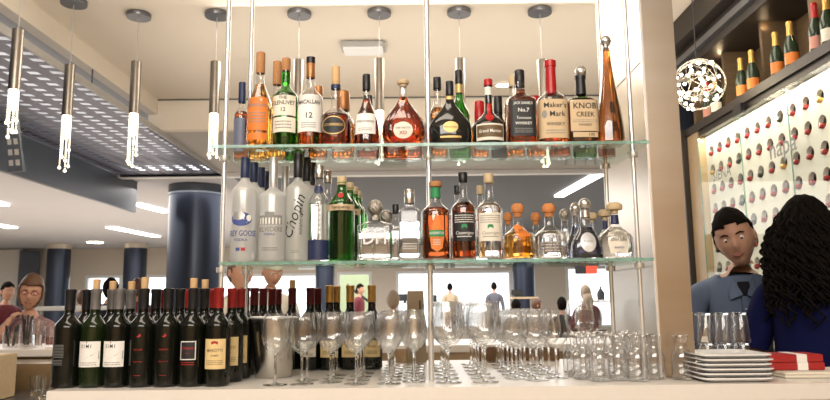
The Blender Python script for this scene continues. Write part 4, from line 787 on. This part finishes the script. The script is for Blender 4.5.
# champagne bottles on the ledge
def champ(px, base, X, foil, lab, label, h=.30):
    p = PX(px, base, X); Y = p.y
    t = thing('champagne_bottle', label, 'champagne bottle', (X, Y, HSH+.001), -.5, 'champagne bottles on the ledge'); r = .042
    prof = [(0, .01), (r*.85, 0), (r, .008), (r, .12)]+smooth(r, .0155, .13, .235, 8)+[(.0145, h-.02), (0, h-.02)]
    lo('glass_body', prof, M['dom'], t, 28, sharp=1.2)
    lo('foil', [(.0205, h-.10), (.0175, h-.06), (.0160, h-.035), (.0185, h-.03), (.0185, h-.012), (.015, h-.003), (0, h)], M[foil], t, 20)
    sf = Surf([(r, 0), (r, .12)]+smooth(r, .0155, .13, .235, 8)); label_on(sf, t, 'rect', 0, .06, .09, .07, M[lab]); return t
for px, b_, f, la, lb in [(709, 118, 'wax', 'pink', 'champagne bottle with red foil behind the chandelier'), (717, 113, 'goldfoil', 'paper', 'champagne bottle with gold foil beside the chandelier'), (743, 97, 'goldfoil', 'orange', 'gold-foiled champagne bottle with orange label in the second niche, chandelier side'), (754, 91, 'goldfoil', 'orange', 'gold-foiled champagne bottle with orange label in the second niche, away from the chandelier'),
     (778.5, 79, 'goldfoil', 'orange', 'gold-foiled champagne bottle with orange label in the third niche, first of two'), (793, 70, 'goldfoil', 'orange', 'gold-foiled champagne bottle in the third niche with a clear seal, second of two'), (818, 52, 'wax', 'pink', 'champagne bottle with pink foil and pink label'), (830, 47, 'goldfoil', 'paper', 'champagne bottle with pale label cut by the photo edge')]:
    champ(px, b_, XW, f, la, lb)
# framed bits beyond the wall end
struct(boxo('wall_right_return', (2.2, 2.6, 5.9, 6.1, .0, HC), M['column']))
# ------------------------------------------------------------------ chandelier
cc = P(698, 84, 4.6); R = .17
ch_ = thing('wire_chandelier', 'tangled wire chandelier with many small glowing bulbs', 'chandelier', cc)
rr = random.Random(5)
for k in range(22):
    ax = Vector((rr.gauss(0, 1), rr.gauss(0, 1), rr.gauss(0, 1))).normalized(); a = ax.orthogonal().normalized(); b = ax.cross(a); r0 = R*rr.uniform(.55, 1); off = ax*R*rr.uniform(-.4, .4)
    s0 = rr.uniform(0, 6); bm = bmesh.new(); tube(bm, [off+(a*math.cos(s0+t_)+b*math.sin(s0+t_))*r0 for t_ in [i*.25 for i in range(18)]], .0016, 5); bmobj('wire', bm, M['nickel'], ch_, True)
for k in range(46):
    d = Vector((rr.gauss(0, 1), rr.gauss(0, 1), rr.gauss(0, 1))).normalized()*R*rr.uniform(.6, 1.05); bm = bmesh.new(); bmesh.ops.create_icosphere(bm, subdivisions=2, radius=.011, matrix=Matrix.Translation(d)); bmobj('bulb', bm, M['bulb'], ch_, True)
rodo('hanging_cord', (0, 0, R*.8), (0, 0, HT-cc.z-.004), .003, M['black'], ch_)
l = bpy.data.lights.new('chandelier_glow', 'POINT'); l.energy = 5; l.color = (1, .82, .55); l.shadow_soft_size = .1; o = bpy.data.objects.new('chandelier_glow', l); COL.objects.link(o); o.location = cc
# ================================================================== PEOPLE
def head_mesh(bm, origin, rot, s=1.0, skull=0, pred=None, nz=0):
    nu, nv = 44, 30; g = []
    for j in range(nv+1):
        ph = PI*j/nv; row = []
        for i in range(nu):
            th = 2*PI*i/nu; x, y, z = math.sin(ph)*math.sin(th), -math.sin(ph)*math.cos(th), math.cos(ph)
            X, Y, Z = x*.076, y*.096, z*.118
            if z < 0: t_ = -z; X *= 1-.30*t_**1.4; Y = Y*(1-.12*t_)-(.010*t_ if y < 0 else -.0) ; 
            if z < -.3 and y > 0: Y *= 1-.5*(-z-.3)
            if y < -.15:
                f = 0
                def G(cx, cz, sx_, sz_, a): return a*math.exp(-((X-cx)/sx_)**2-((Z-cz)/sz_)**2)
                f += G(0, -.020, .0105, .020, .026)+G(0, -.034, .015, .010, .008)+G(-.030, .006, .015, .011, -.012)+G(.030, .006, .015, .011, -.012)+G(0, .030, .05, .010, .0075)
                f += G(0, -.060, .020, .008, .007)+G(0, -.0595, .018, .0022, -.004)+G(0, -.095, .022, .016, .008)+G(-.04, -.03, .018, .02, .004)+G(.04, -.03, .018, .02, .004)
                Y -= f
            v = Vector((X, Y, Z))*s
            if skull: v = v*(1+skull*(.6+.4*max(0, z)))+Vector((0, 0, .004)); v += Vector((noise.noise(v*40), noise.noise(v*40+Vector((5, 5, 5))), noise.noise(v*40+Vector((9, 1, 3)))))*nz
            row.append((v, (x, y, z)))
        g.append(row)
    V = {}
    def vert(j, i):
        i %= nu
        if j in (0, nv): i = 0
        if (j, i) not in V: V[(j, i)] = bm.verts.new(origin+rot @ g[j][i][0])
        return V[(j, i)]
    for j in range(nv):
        for i in range(nu):
            c = g[j][i][1]
            if pred and not pred(*c): continue
            q = []
            for a in (vert(j, i), vert(j+1, i), vert(j+1, i+1), vert(j, i+1)):
                if a not in q: q.append(a)
            if len(q) > 2:
                try: bm.faces.new(q)
                except ValueError: pass
def skin_graph(verts, edges, radii, sub=1):
    me = bpy.data.meshes.new('b'); me.from_pydata(verts, edges, []); o = bpy.data.objects.new('b', me); COL.objects.link(o)
    bpy.context.view_layer.objects.active = o
    o.modifiers.new('s', 'SKIN')
    sd = me.skin_vertices[0].data if me.skin_vertices else None
    if sd is None:
        bm = bmesh.new(); bm.from_mesh(me); bm.verts.layers.skin.verify(); bm.to_mesh(me); bm.free(); sd = me.skin_vertices[0].data
    for i, r in enumerate(radii): sd[i].radius = r if isinstance(r, tuple) else (r, r)
    sd[0].use_root = True
    m = o.modifiers.new('u', 'SUBSURF'); m.levels = sub; m.render_levels = sub
    bpy.context.view_layer.update()
    r = bpy.data.meshes.new_from_object(o.evaluated_get(bpy.context.evaluated_depsgraph_get())); bpy.data.objects.remove(o); return r
J0 = dict(pelvis=(0, 0, .96), spine=(0, .01, 1.14), chest=(0, 0, 1.34), collar=(0, .01, 1.46), neck=(0, .0, 1.53), skull=(0, -.01, 1.60),
    shl=(.175, 0, 1.43), ell=(.24, .03, 1.15), wrl=(.25, -.07, .92), hal=(.25, -.10, .86), shr=(-.175, 0, 1.43), elr=(-.24, .03, 1.15), wrr=(-.25, -.07, .92), har=(-.25, -.10, .86),
    hil=(.09, 0, .90), knl=(.10, -.03, .50), anl=(.10, .02, .09), tol=(.11, -.15, .035), hir=(-.09, 0, .90), knr=(-.10, -.03, .50), anr=(-.10, .02, .09), tor=(-.11, -.15, .035))
SEAT = dict(knl=(.12, -.42, .88), anl=(.12, -.40, .45), tol=(.12, -.55, .42), knr=(-.12, -.42, .88), anr=(-.12, -.40, .45), tor=(-.12, -.55, .42), wrl=(.12, -.30, 1.12), hal=(.08, -.36, 1.14), ell=(.24, -.08, 1.15), wrr=(-.12, -.30, 1.12), har=(-.08, -.36, 1.14), elr=(-.24, -.08, 1.15))
def person(label, loc, rz, scale=1, hs=1.04, pose=None, head=(0, 0, 0), skin='skin', shirt='greyc', pants='denim', hair='hairb', style='short', sleeve=.6, glasses=False, detail=False, group=None, female=False, hairfn=None, z0=0, beard=False):
    J = dict(J0); J.update(pose or {}); k = .92 if female else 1
    for n_ in ('shl', 'shr'): J[n_] = (J[n_][0]*k, *J[n_][1:])
    names = list(J); ix = {n_: i for i, n_ in enumerate(names)}
    E = [('pelvis', 'spine'), ('spine', 'chest'), ('chest', 'collar'), ('collar', 'neck'), ('neck', 'skull'), ('collar', 'shl'), ('shl', 'ell'), ('ell', 'wrl'), ('wrl', 'hal'), ('collar', 'shr'), ('shr', 'elr'), ('elr', 'wrr'), ('wrr', 'har'),
         ('pelvis', 'hil'), ('hil', 'knl'), ('knl', 'anl'), ('anl', 'tol'), ('pelvis', 'hir'), ('hir', 'knr'), ('knr', 'anr'), ('anr', 'tor')]
    R_ = dict(pelvis=(.145, .11), spine=(.13, .10), chest=(.155, .115), collar=(.10, .075), neck=.052, skull=.05, sh=.062, el=.042, wr=.027, ha=(.034, .018), hi=.088, kn=.058, an=.04, to=.032)
    rad = [R_.get(n_, R_.get(n_[:2])) for n_ in names]
    me = skin_graph([J[n_] for n_ in names], [(ix[a], ix[b]) for a, b in E], rad, 2)
    hm = Matrix.Rotation(head[2], 3, 'Z') @ Matrix.Rotation(head[0], 3, 'X') @ Matrix.Rotation(head[1], 3, 'Y')
    ho = Vector(J['skull'])+Vector((0, -.018, .02))+hm @ Vector((0, 0, .075*hs))
    t = thing('person', label, 'person', (loc[0], loc[1], z0), rz, group); t.scale = (scale,)*3
    # clothing from the body's own surface, set off it
    src = bmesh.new(); src.from_mesh(me); src.normal_update()
    def armfrac(c):
        best = None
        for s_ in 'lr':
            for a, b, o_ in (('sh'+s_, 'el'+s_, 0), ('el'+s_, 'wr'+s_, 1), ('wr'+s_, 'ha'+s_, 2)):
                A, B = Vector(J[a]), Vector(J[b]); u = max(0, min(1, (c-A).dot(B-A)/max(1e-6, (B-A).length_squared))); d = (A+(B-A)*u-c).length
                if d < (.085 if o_ == 0 else .07) and (best is None or d < best[0]): best = (d, o_+u)
        return best[1] if best else None
    def cloth(pred, off, m, name):
        b2 = bmesh.new(); mp = {}
        for f in src.faces:
            if pred(f.calc_center_median()):
                vs2 = []
                for v in f.verts:
                    if v.index not in mp: mp[v.index] = b2.verts.new(v.co+v.normal*(off+.003*noise.noise(v.co*9)))
                    vs2.append(mp[v.index])
                b2.faces.new(vs2)
        if not b2.faces: b2.free(); return
        return bmobj(name, b2, M[m], t, True)
    pz = J['pelvis'][2]
    cA, cB = Vector(J['collar']), Vector(J['neck']); ax_ = (cB-cA).normalized(); a_ = Vector((1, 0, 0)); b_ = ax_.cross(a_).normalized(); b3 = bmesh.new()
    for q_, r_ in ((.35, .078), (.62, .068)): tube(b3, [cA+(cB-cA)*q_+a_*r_*math.cos(i*PI/10)+b_*r_*.92*math.sin(i*PI/10) for i in range(21)], .014, 8, False)
    bmobj('neckband', b3, M[shirt], t, True)
    def is_shirt(c):
        a = armfrac(c)
        if a is not None: return a < sleeve*2
        return pz-.06 < c.z < J['neck'][2]-.012 and not (c.y < -.2 and c.z < pz+.1)
    def is_pants(c):
        a = armfrac(c)
        if a is not None: return False
        return c.z <= pz+.02 or (c.y < -.16 and c.z < pz+.1)
    cloth(is_shirt, .012, shirt, 'shirt'); cloth(lambda c: is_pants(c), .008, pants, 'trousers')
    b = bmesh.new(); b.from_mesh(me); src.free()
    head_mesh(b, ho, hm, hs)
    for sx_ in (-1, 1):                                     # ears
        mm = Matrix.Translation(ho+hm @ Vector((sx_*.076*hs, .008, -.008))) @ hm.to_4x4() @ Matrix.Diagonal((.010, .020, .031, 1)); bmesh.ops.create_uvsphere(b, u_segments=10, v_segments=8, radius=1, matrix=mm)
    for s_, sg in (('l', 1), ('r', -1)):                    # fingers
        Wv, H = Vector(J['wr'+s_]), Vector(J['ha'+s_]); d = (H-Wv).normalized(); side = d.cross(Vector((0, 0, 1))); side = side.normalized() if side.length > .1 else Vector((1, 0, 0)); cu = side.cross(d).normalized()
        if cu.z > 0: cu = -cu
        for f_ in range(4):
            o_ = H+side*(f_-1.5)*.017; l_ = (.068, .078, .074, .058)[f_]; tube(b, [o_-d*.01, o_+d*l_*.45, o_+d*l_*.75+cu*l_*.22, o_+d*l_*.85+cu*l_*.5], [.0088, .0082, .0076, .006], 7)
        o_ = Wv*.6+H*.4; tube(b, [o_, o_+side*sg*.035+d*.02, o_+side*sg*.042+d*.05], [.011, .010, .007], 7)
    m_ = bpy.data.meshes.new('body'); b.to_mesh(m_); b.free(); finish('body', m_, M[skin], t); bpy.data.meshes.remove(me)
    def hp(x, y, z): return ho+hm @ Vector((x, y, z))*hs
    if style != 'none':
        def pr(x, y, z):
            if style == 'short': return z > .50+.12*max(0, .3-abs(x)) or (y > -.35 and z > .30) or (y > -.12 and z > -.05) or (y > .25 and z > -.5)
            if style == 'bob': return z > .46 or (y > -.42 and z > -.70)
            if style == 'long': return z > .60 or (y > -.25 and z > -.9)
            if style == 'cap': return z > .35
        b = bmesh.new(); head_mesh(b, ho, hm, hs, .085 if style == 'short' else .17, pr, .006 if style != 'cap' else 0)
        if style == 'long':
            tube(b, [hp(0, .06, -.02), hp(0, .085, -.12), hp(0, .075, -.24), hp(0, .06, -.30)], [.075, .085, .07, .03], 14)
        o2 = bmobj('hair' if style != 'cap' else 'cap', b, M[hair], t, True)
        sm = o2.modifiers.new('thick', 'SOLIDIFY'); sm.thickness = .008; sm.offset = -1
    if detail:
        for sx_ in (-1, 1):
            b = bmesh.new(); bmesh.ops.create_uvsphere(b, u_segments=12, v_segments=8, radius=.0098*hs, matrix=Matrix.Translation(hp(sx_*.030, -.0755, .002))); e = bmobj('eye', b, M['eye'], t, True)
            b = bmesh.new(); bmesh.ops.create_uvsphere(b, u_segments=10, v_segments=8, radius=.0062*hs, matrix=Matrix.Translation(hp(sx_*.0295, -.0802, -.001))); bmobj('iris', b, M['iris'], e, True)
            b = bmesh.new(); tube(b, [hp(sx_*.014, -.0955, .020), hp(sx_*.030, -.093, .0255), hp(sx_*.046, -.082, .020)], [.0028, .0035, .002], 6); bmobj('eyebrow', b, M[hair], t, True)
        b = bmesh.new()
        tube(b, [hp(-.022, -.0915, -.060), hp(0, -.1035, -.0565), hp(.022, -.0915, -.060)], [.001, .0042, .001], 8); tube(b, [hp(-.022, -.0915, -.061), hp(0, -.1025, -.0645), hp(.022, -.0915, -.061)], [.001, .0048, .001], 8); bmobj('lips', b, M['lip'], t, True)
    if glasses:
        b = bmesh.new()
        for sx_ in (-1, 1):
            tube(b, [hp(sx_*(.031+.020*math.cos(a)), -.103+.004*abs(math.cos(a)), .004+.014*math.sin(a)) for a in [2*PI*i/16 for i in range(17)]], .0018, 6, False); tube(b, [hp(sx_*.051, -.100, .006), hp(sx_*.078, -.01, .008)], .0018, 6)
        tube(b, [hp(-.011, -.105, .006), hp(.011, -.105, .006)], .0018, 6); bmobj('eyeglasses', b, M['redfoil'], t, True)
    return t, ho, hm
def stool(x, y, z, label):
    t = thing('bar_stool', label, 'stool', (x, y, 0)); lo('seat', [(0, z-.06), (.19, z-.06), (.2, z-.04), (.19, z-.01), (0, z)], M['blackm'], t); lo('post', [(.025, .02), (.025, z-.06)], M['chrome'], t); lo('foot_plate', [(0, .004), (.2, .004), (.2, .015), (.02, .022), (0, .022)], M['chrome'], t)
# bartender
Yb2 = 3.12; bx = P(736, 240, Yb2).x; topz = P(733, 203, Yb2).z; sc = topz/1.865
bt, ho, hm = person('bartender with short dark hair in a blue button shirt looking at the counter', (bx-.015, Yb2), -.22, sc, hs=1.12, pose=dict(chest=(0, -.03, 1.34), collar=(0, -.06, 1.455), neck=(0, -.085, 1.52), skull=(.0, -.115, 1.585), shr=(-.19, -.02, 1.42), elr=(-.25, -.02, 1.13), wrr=(-.05, -.20, 1.10), har=(.03, -.22, 1.10), shl=(.19, -.05, 1.44), ell=(.26, .0, 1.16), wrl=(.22, -.18, 1.0), hal=(.20, -.24, .99)), head=(.16, -.22, -.25), skin='skint', shirt='shirtb', hair='hairb', detail=True, sleeve=.42)
zz_ = lambda v: v
b = bmesh.new()
for sx_ in (-1, 1):                                         # shirt collar
    v = [b.verts.new(q) for q in ((sx_*.010, -.175, 1.425), (sx_*.062, -.168, 1.405), (sx_*.085, -.085, 1.500), (sx_*.060, -.100, 1.525), (sx_*.040, -.140, 1.500))]; b.faces.new(v)
o = bmobj('collar', b, M['shirtb'], bt); s_ = o.modifiers.new('t', 'SOLIDIFY'); s_.thickness = .004
boxo('undershirt', (-.034, .034, -.160, -.08, 1.42, 1.485), M['blackc'], bt, .01)
boxo('placket', (-.013, .013, -.168, -.120, 1.06, 1.42), M['shirtb'], bt, .004)
for z in (1.36, 1.27, 1.18, 1.09): lo('button', [(0, 0), (.006, 0), (.006, .003), (0, .004)], M['white'], bt, 10, origin=(0, -.170, z))
boxo('microphone_clip', (.03, .055, -.178, -.150, 1.33, 1.40), M['black'], bt, .004)
# curly haired woman
Yw2 = 2.64; wxp = P(812, 240, Yw2).x; tz = P(800, 193, Yw2).z; sc2 = tz/1.84
wt, ho, hm = person('woman with long dark curly hair in a navy top, seen from behind', (wxp, Yw2+.05), 2.35, sc2, pose=dict(wrl=(.20, -.10, .98), hal=(.18, -.16, .98)), head=(.0, 0, -.5), skin='skind', shirt='navyc', pants='blackc', hair='hairb', style='bob', female=True, sleeve=.38)
b = bmesh.new(); rr = random.Random(3)
for k in range(620):
    th = rr.uniform(0, 2*PI); ph = rr.uniform(-.1, 1.25)
    d = Vector((math.cos(th)*math.cos(ph), math.sin(th)*math.cos(ph), math.sin(ph)))
    if d.y < -.72 and d.z < .6: continue
    s0 = ho+Vector((d.x*.098, d.y*.11+.01, d.z*.12+.01)); Lh = rr.uniform(.16, .42)*(1.0 if d.y > -.3 else .6); pts = []; a0 = rr.uniform(0, 6); n = 26
    for i in range(n):
        u = i/(n-1); out = d*(.05*math.sin(min(1, u*2)*PI/2)); out.z = 0
        c_ = s0+out*(1.2+rr.random()*.0)+Vector((0, .02*u, -Lh*u)); a = a0+u*Lh*95
        pts.append(c_+Vector((math.cos(a), math.sin(a), 0))*.012*(.4+u))
    tube(b, pts, [.0046]*(n-1)+[.002], 4, False)
o = bmobj('hair_curls', b, M['hairb'], wt, True); o['kind'] = 'stuff'
# seated woman on the left
def head_to(px, top, Y, seated=True, extra=1.0, H0=1.80):
    z = P(px, top, Y).z; return z, P(px, top, Y).x
z, x = head_to(32, 281, 5.1); off = z-1.80*.92
pw, ho, hm = person('woman with short brown hair and red glasses in a pink patterned top, chin on hand', (x, 5.1), .15, .92, 1.12, dict(SEAT, elr=(-.22, -.24, 1.18), wrr=(-.10, -.22, 1.44), har=(-.06, -.175, 1.52), ell=(.24, -.14, 1.13), wrl=(.06, -.34, 1.16), hal=(-.03, -.36, 1.17)), head=(.05, .1, .25), skin='skin', shirt='maroon', hair='hairbr', style='bob', glasses=True, detail=True, female=True, z0=off)
# others: (label, px, top, Y, rz, seated, kwargs)
crowd = [
 ('large-faced man with brown hair seen between the rods under the lower shelf', 238, 260, 4.85, .9, 0, dict(hs=1.15, shirt='whitec', hair='hairbr', detail=True)),
 ('man in a pale shirt and pale cap bending his head behind the red foils', 271, 259, 5.3, .5, 0, dict(shirt='whitec', hair='whitec', style='cap', detail=True, head=(.35, 0, 0))),
 ('woman in a dark maroon dress standing in the open doorway', 359, 285, 15, 1.2, 0, dict(shirt='darkm', pants='darkm', hair='hairb', female=True)),
 ('seated guest with grey-blond hair and patterned dark top, seen from behind', 393, 293, 9, PI, 1, dict(shirt='maroon', hair='hairg', style='bob')),
 ('man in a beige shirt standing before the wide bright window', 450, 284, 20, PI+.2, 0, dict(shirt='beigec', hair='hairb')),
 ('man in a grey shirt standing before the wide bright window', 494, 283, 19, PI, 0, dict(shirt='greyc', hair='hairb')),
 ('seated guest in black nearest the blue-black column', 516, 301, 12, PI, 1, dict(shirt='blackc', hair='hairb', style='bob')),
 ('seated guest with reddish face turned aside, before the beige wall', 535, 300, 13.4, 1.8, 1, dict(shirt='greyc', hair='hairbr', style='bob')),
 ('seated guest with black hair before the bright side window', 562, 299, 12, PI, 1, dict(shirt='blackc', hair='hairb', style='bob')),
 ('blonde long-haired guest in a maroon top seen from behind', 586, 287, 11, PI+.2, 1, dict(shirt='darkm', hair='hairg', style='long', female=True)),
 ('seated guest in a pale grey shirt behind the woman with glasses', 83, 291, 9, 2.6, 1, dict(shirt='greyc', hair='hairbr')),
 ('guest with black hair behind the white-labelled wine corks', 110, 281, 8, PI, 1, dict(shirt='blackc', hair='hairb', style='bob')),
 ('guest with reddish brown hair behind the wine corks', 137, 281, 8.9, PI, 1, dict(shirt='darkm', hair='hairbr', style='bob')),
 ('dark-haired guest seated at the photo edge behind the straws', 7, 284, 9, 1.0, 1, dict(shirt='darkm', hair='hairb')),
]
for lb, px, top, Y, rz, seated, kw_ in crowd:
    z, x = head_to(px, top, Y); s_ = .95
    if seated:
        person(lb, (x, Y), rz, s_, pose=dict(SEAT), z0=z-1.80*s_, **kw_)
        zs = .82*s_+z-1.80*s_-.02; c_ = thing('dining_chair', 'dark dining chair under the '+' '.join(lb.split()[-7:]), 'chair', (x, Y, 0), rz)
        boxo('seat', (-.2, .2, -.2, .2, zs-.05, zs), M['darkwood'], c_, .01); boxo('backrest', (-.19, .19, .23, .26, zs, zs+.3), M['darkwood'], c_, .01)
        for q in (-1, 1):
            for w_ in (-1, 1): rodo('leg', (q*.17, w_*.17, .003), (q*.17, w_*.17, zs-.05), .015, M['darkwood'], c_, 8)
    else: person(lb, (x, Y), rz, z/1.80, pose=None, z0=0, **kw_)
# ================================================================== FAR FURNITURE
def table(px, py, w, Y, label, m='white', dpt=.7):
    p = P(px, py, Y); hw = w/2*mpp(px, py, Y); t = thing('dining_table', label, 'table', (p.x, Y, 0)); boxo('table_top', (-hw, hw, -dpt/2, dpt/2, p.z-.04, p.z), M[m], t, .005)
    for sx_ in (-1, 1):
        for sy_ in (-1, 1): boxo('leg', (sx_*(hw-.06)-.02, sx_*(hw-.06)+.02, sy_*(dpt/2-.06)-.02, sy_*(dpt/2-.06)+.02, .003, p.z-.04), M['plastic'], t)
table(405, 303, 30, 15, 'small white table under the dark monitor')
table(80, 306, 62, 7.0, 'white table edge behind the seated woman')
table(605, 300, 44, 13, 'white high table before the bright side window')
table(455, 304, 70, 16, 'long white table below the wide bright window')
table(523, 297, 26, 15, 'pale stand before the blue-black column', 'tan')
def kit(px, base, w, h, Y, label, m='blackm'):
    p = P(px, base, Y); ww_ = w/2*mpp(px, base, Y); hh = h*mpp(px, base, Y); t = thing('computer_monitor', label, 'monitor', (p.x, Y, p.z+.001)); boxo('screen', (-ww_, ww_, -.03, .03, hh*.2, hh), M[m], t, .01); boxo('foot', (-ww_*.4, ww_*.4, -.08, .08, 0, .02), M[m], t); boxo('neck', (-.03, .03, -.02, .02, .02, hh*.2), M[m], t)
kit(517, 297, 11, 7, 15, 'black monitor on the pale stand by the blue-black column'); kit(434, 304, 6, 9, 16, 'black monitor on the long white table'); kit(405, 303, 12, 9, 15, 'dark monitor beside the grey-blond guest')
t = thing('hanging_sign', 'small black and red sign hanging before the bright side window', 'sign', (P(586, 270, 16).x, 16, P(586, 274, 16).z)); a = 11*mpp(586, 270, 16); hh = 8*mpp(586, 270, 16)
boxo('black_panel', (-a, 0, -.02, .02, 0, hh), M['blackm'], t); boxo('red_panel', (0, a, -.02, .02, 0, hh), M['screen'], t)
for x in (-a*.8, a*.8): rodo('hanger_wire', (x, 0, hh), (x, 0, HC-t.location.z-.004), .01, M['sink'], t, 6)
t = thing('coffee_urn', 'dark urn standing on the white high table', 'urn', (P(601, 299, 13).x, 13, P(605, 300, 13).z+.002)); r = 3.6*mpp(601, 290, 13)
lo('urn_body', [(0, 0), (r, 0), (r*1.05, r*2), (r*.5, r*2.8), (r*.25, r*3.2), (r*.3, r*3.6), (0, r*3.9)], M['blackm'], t)
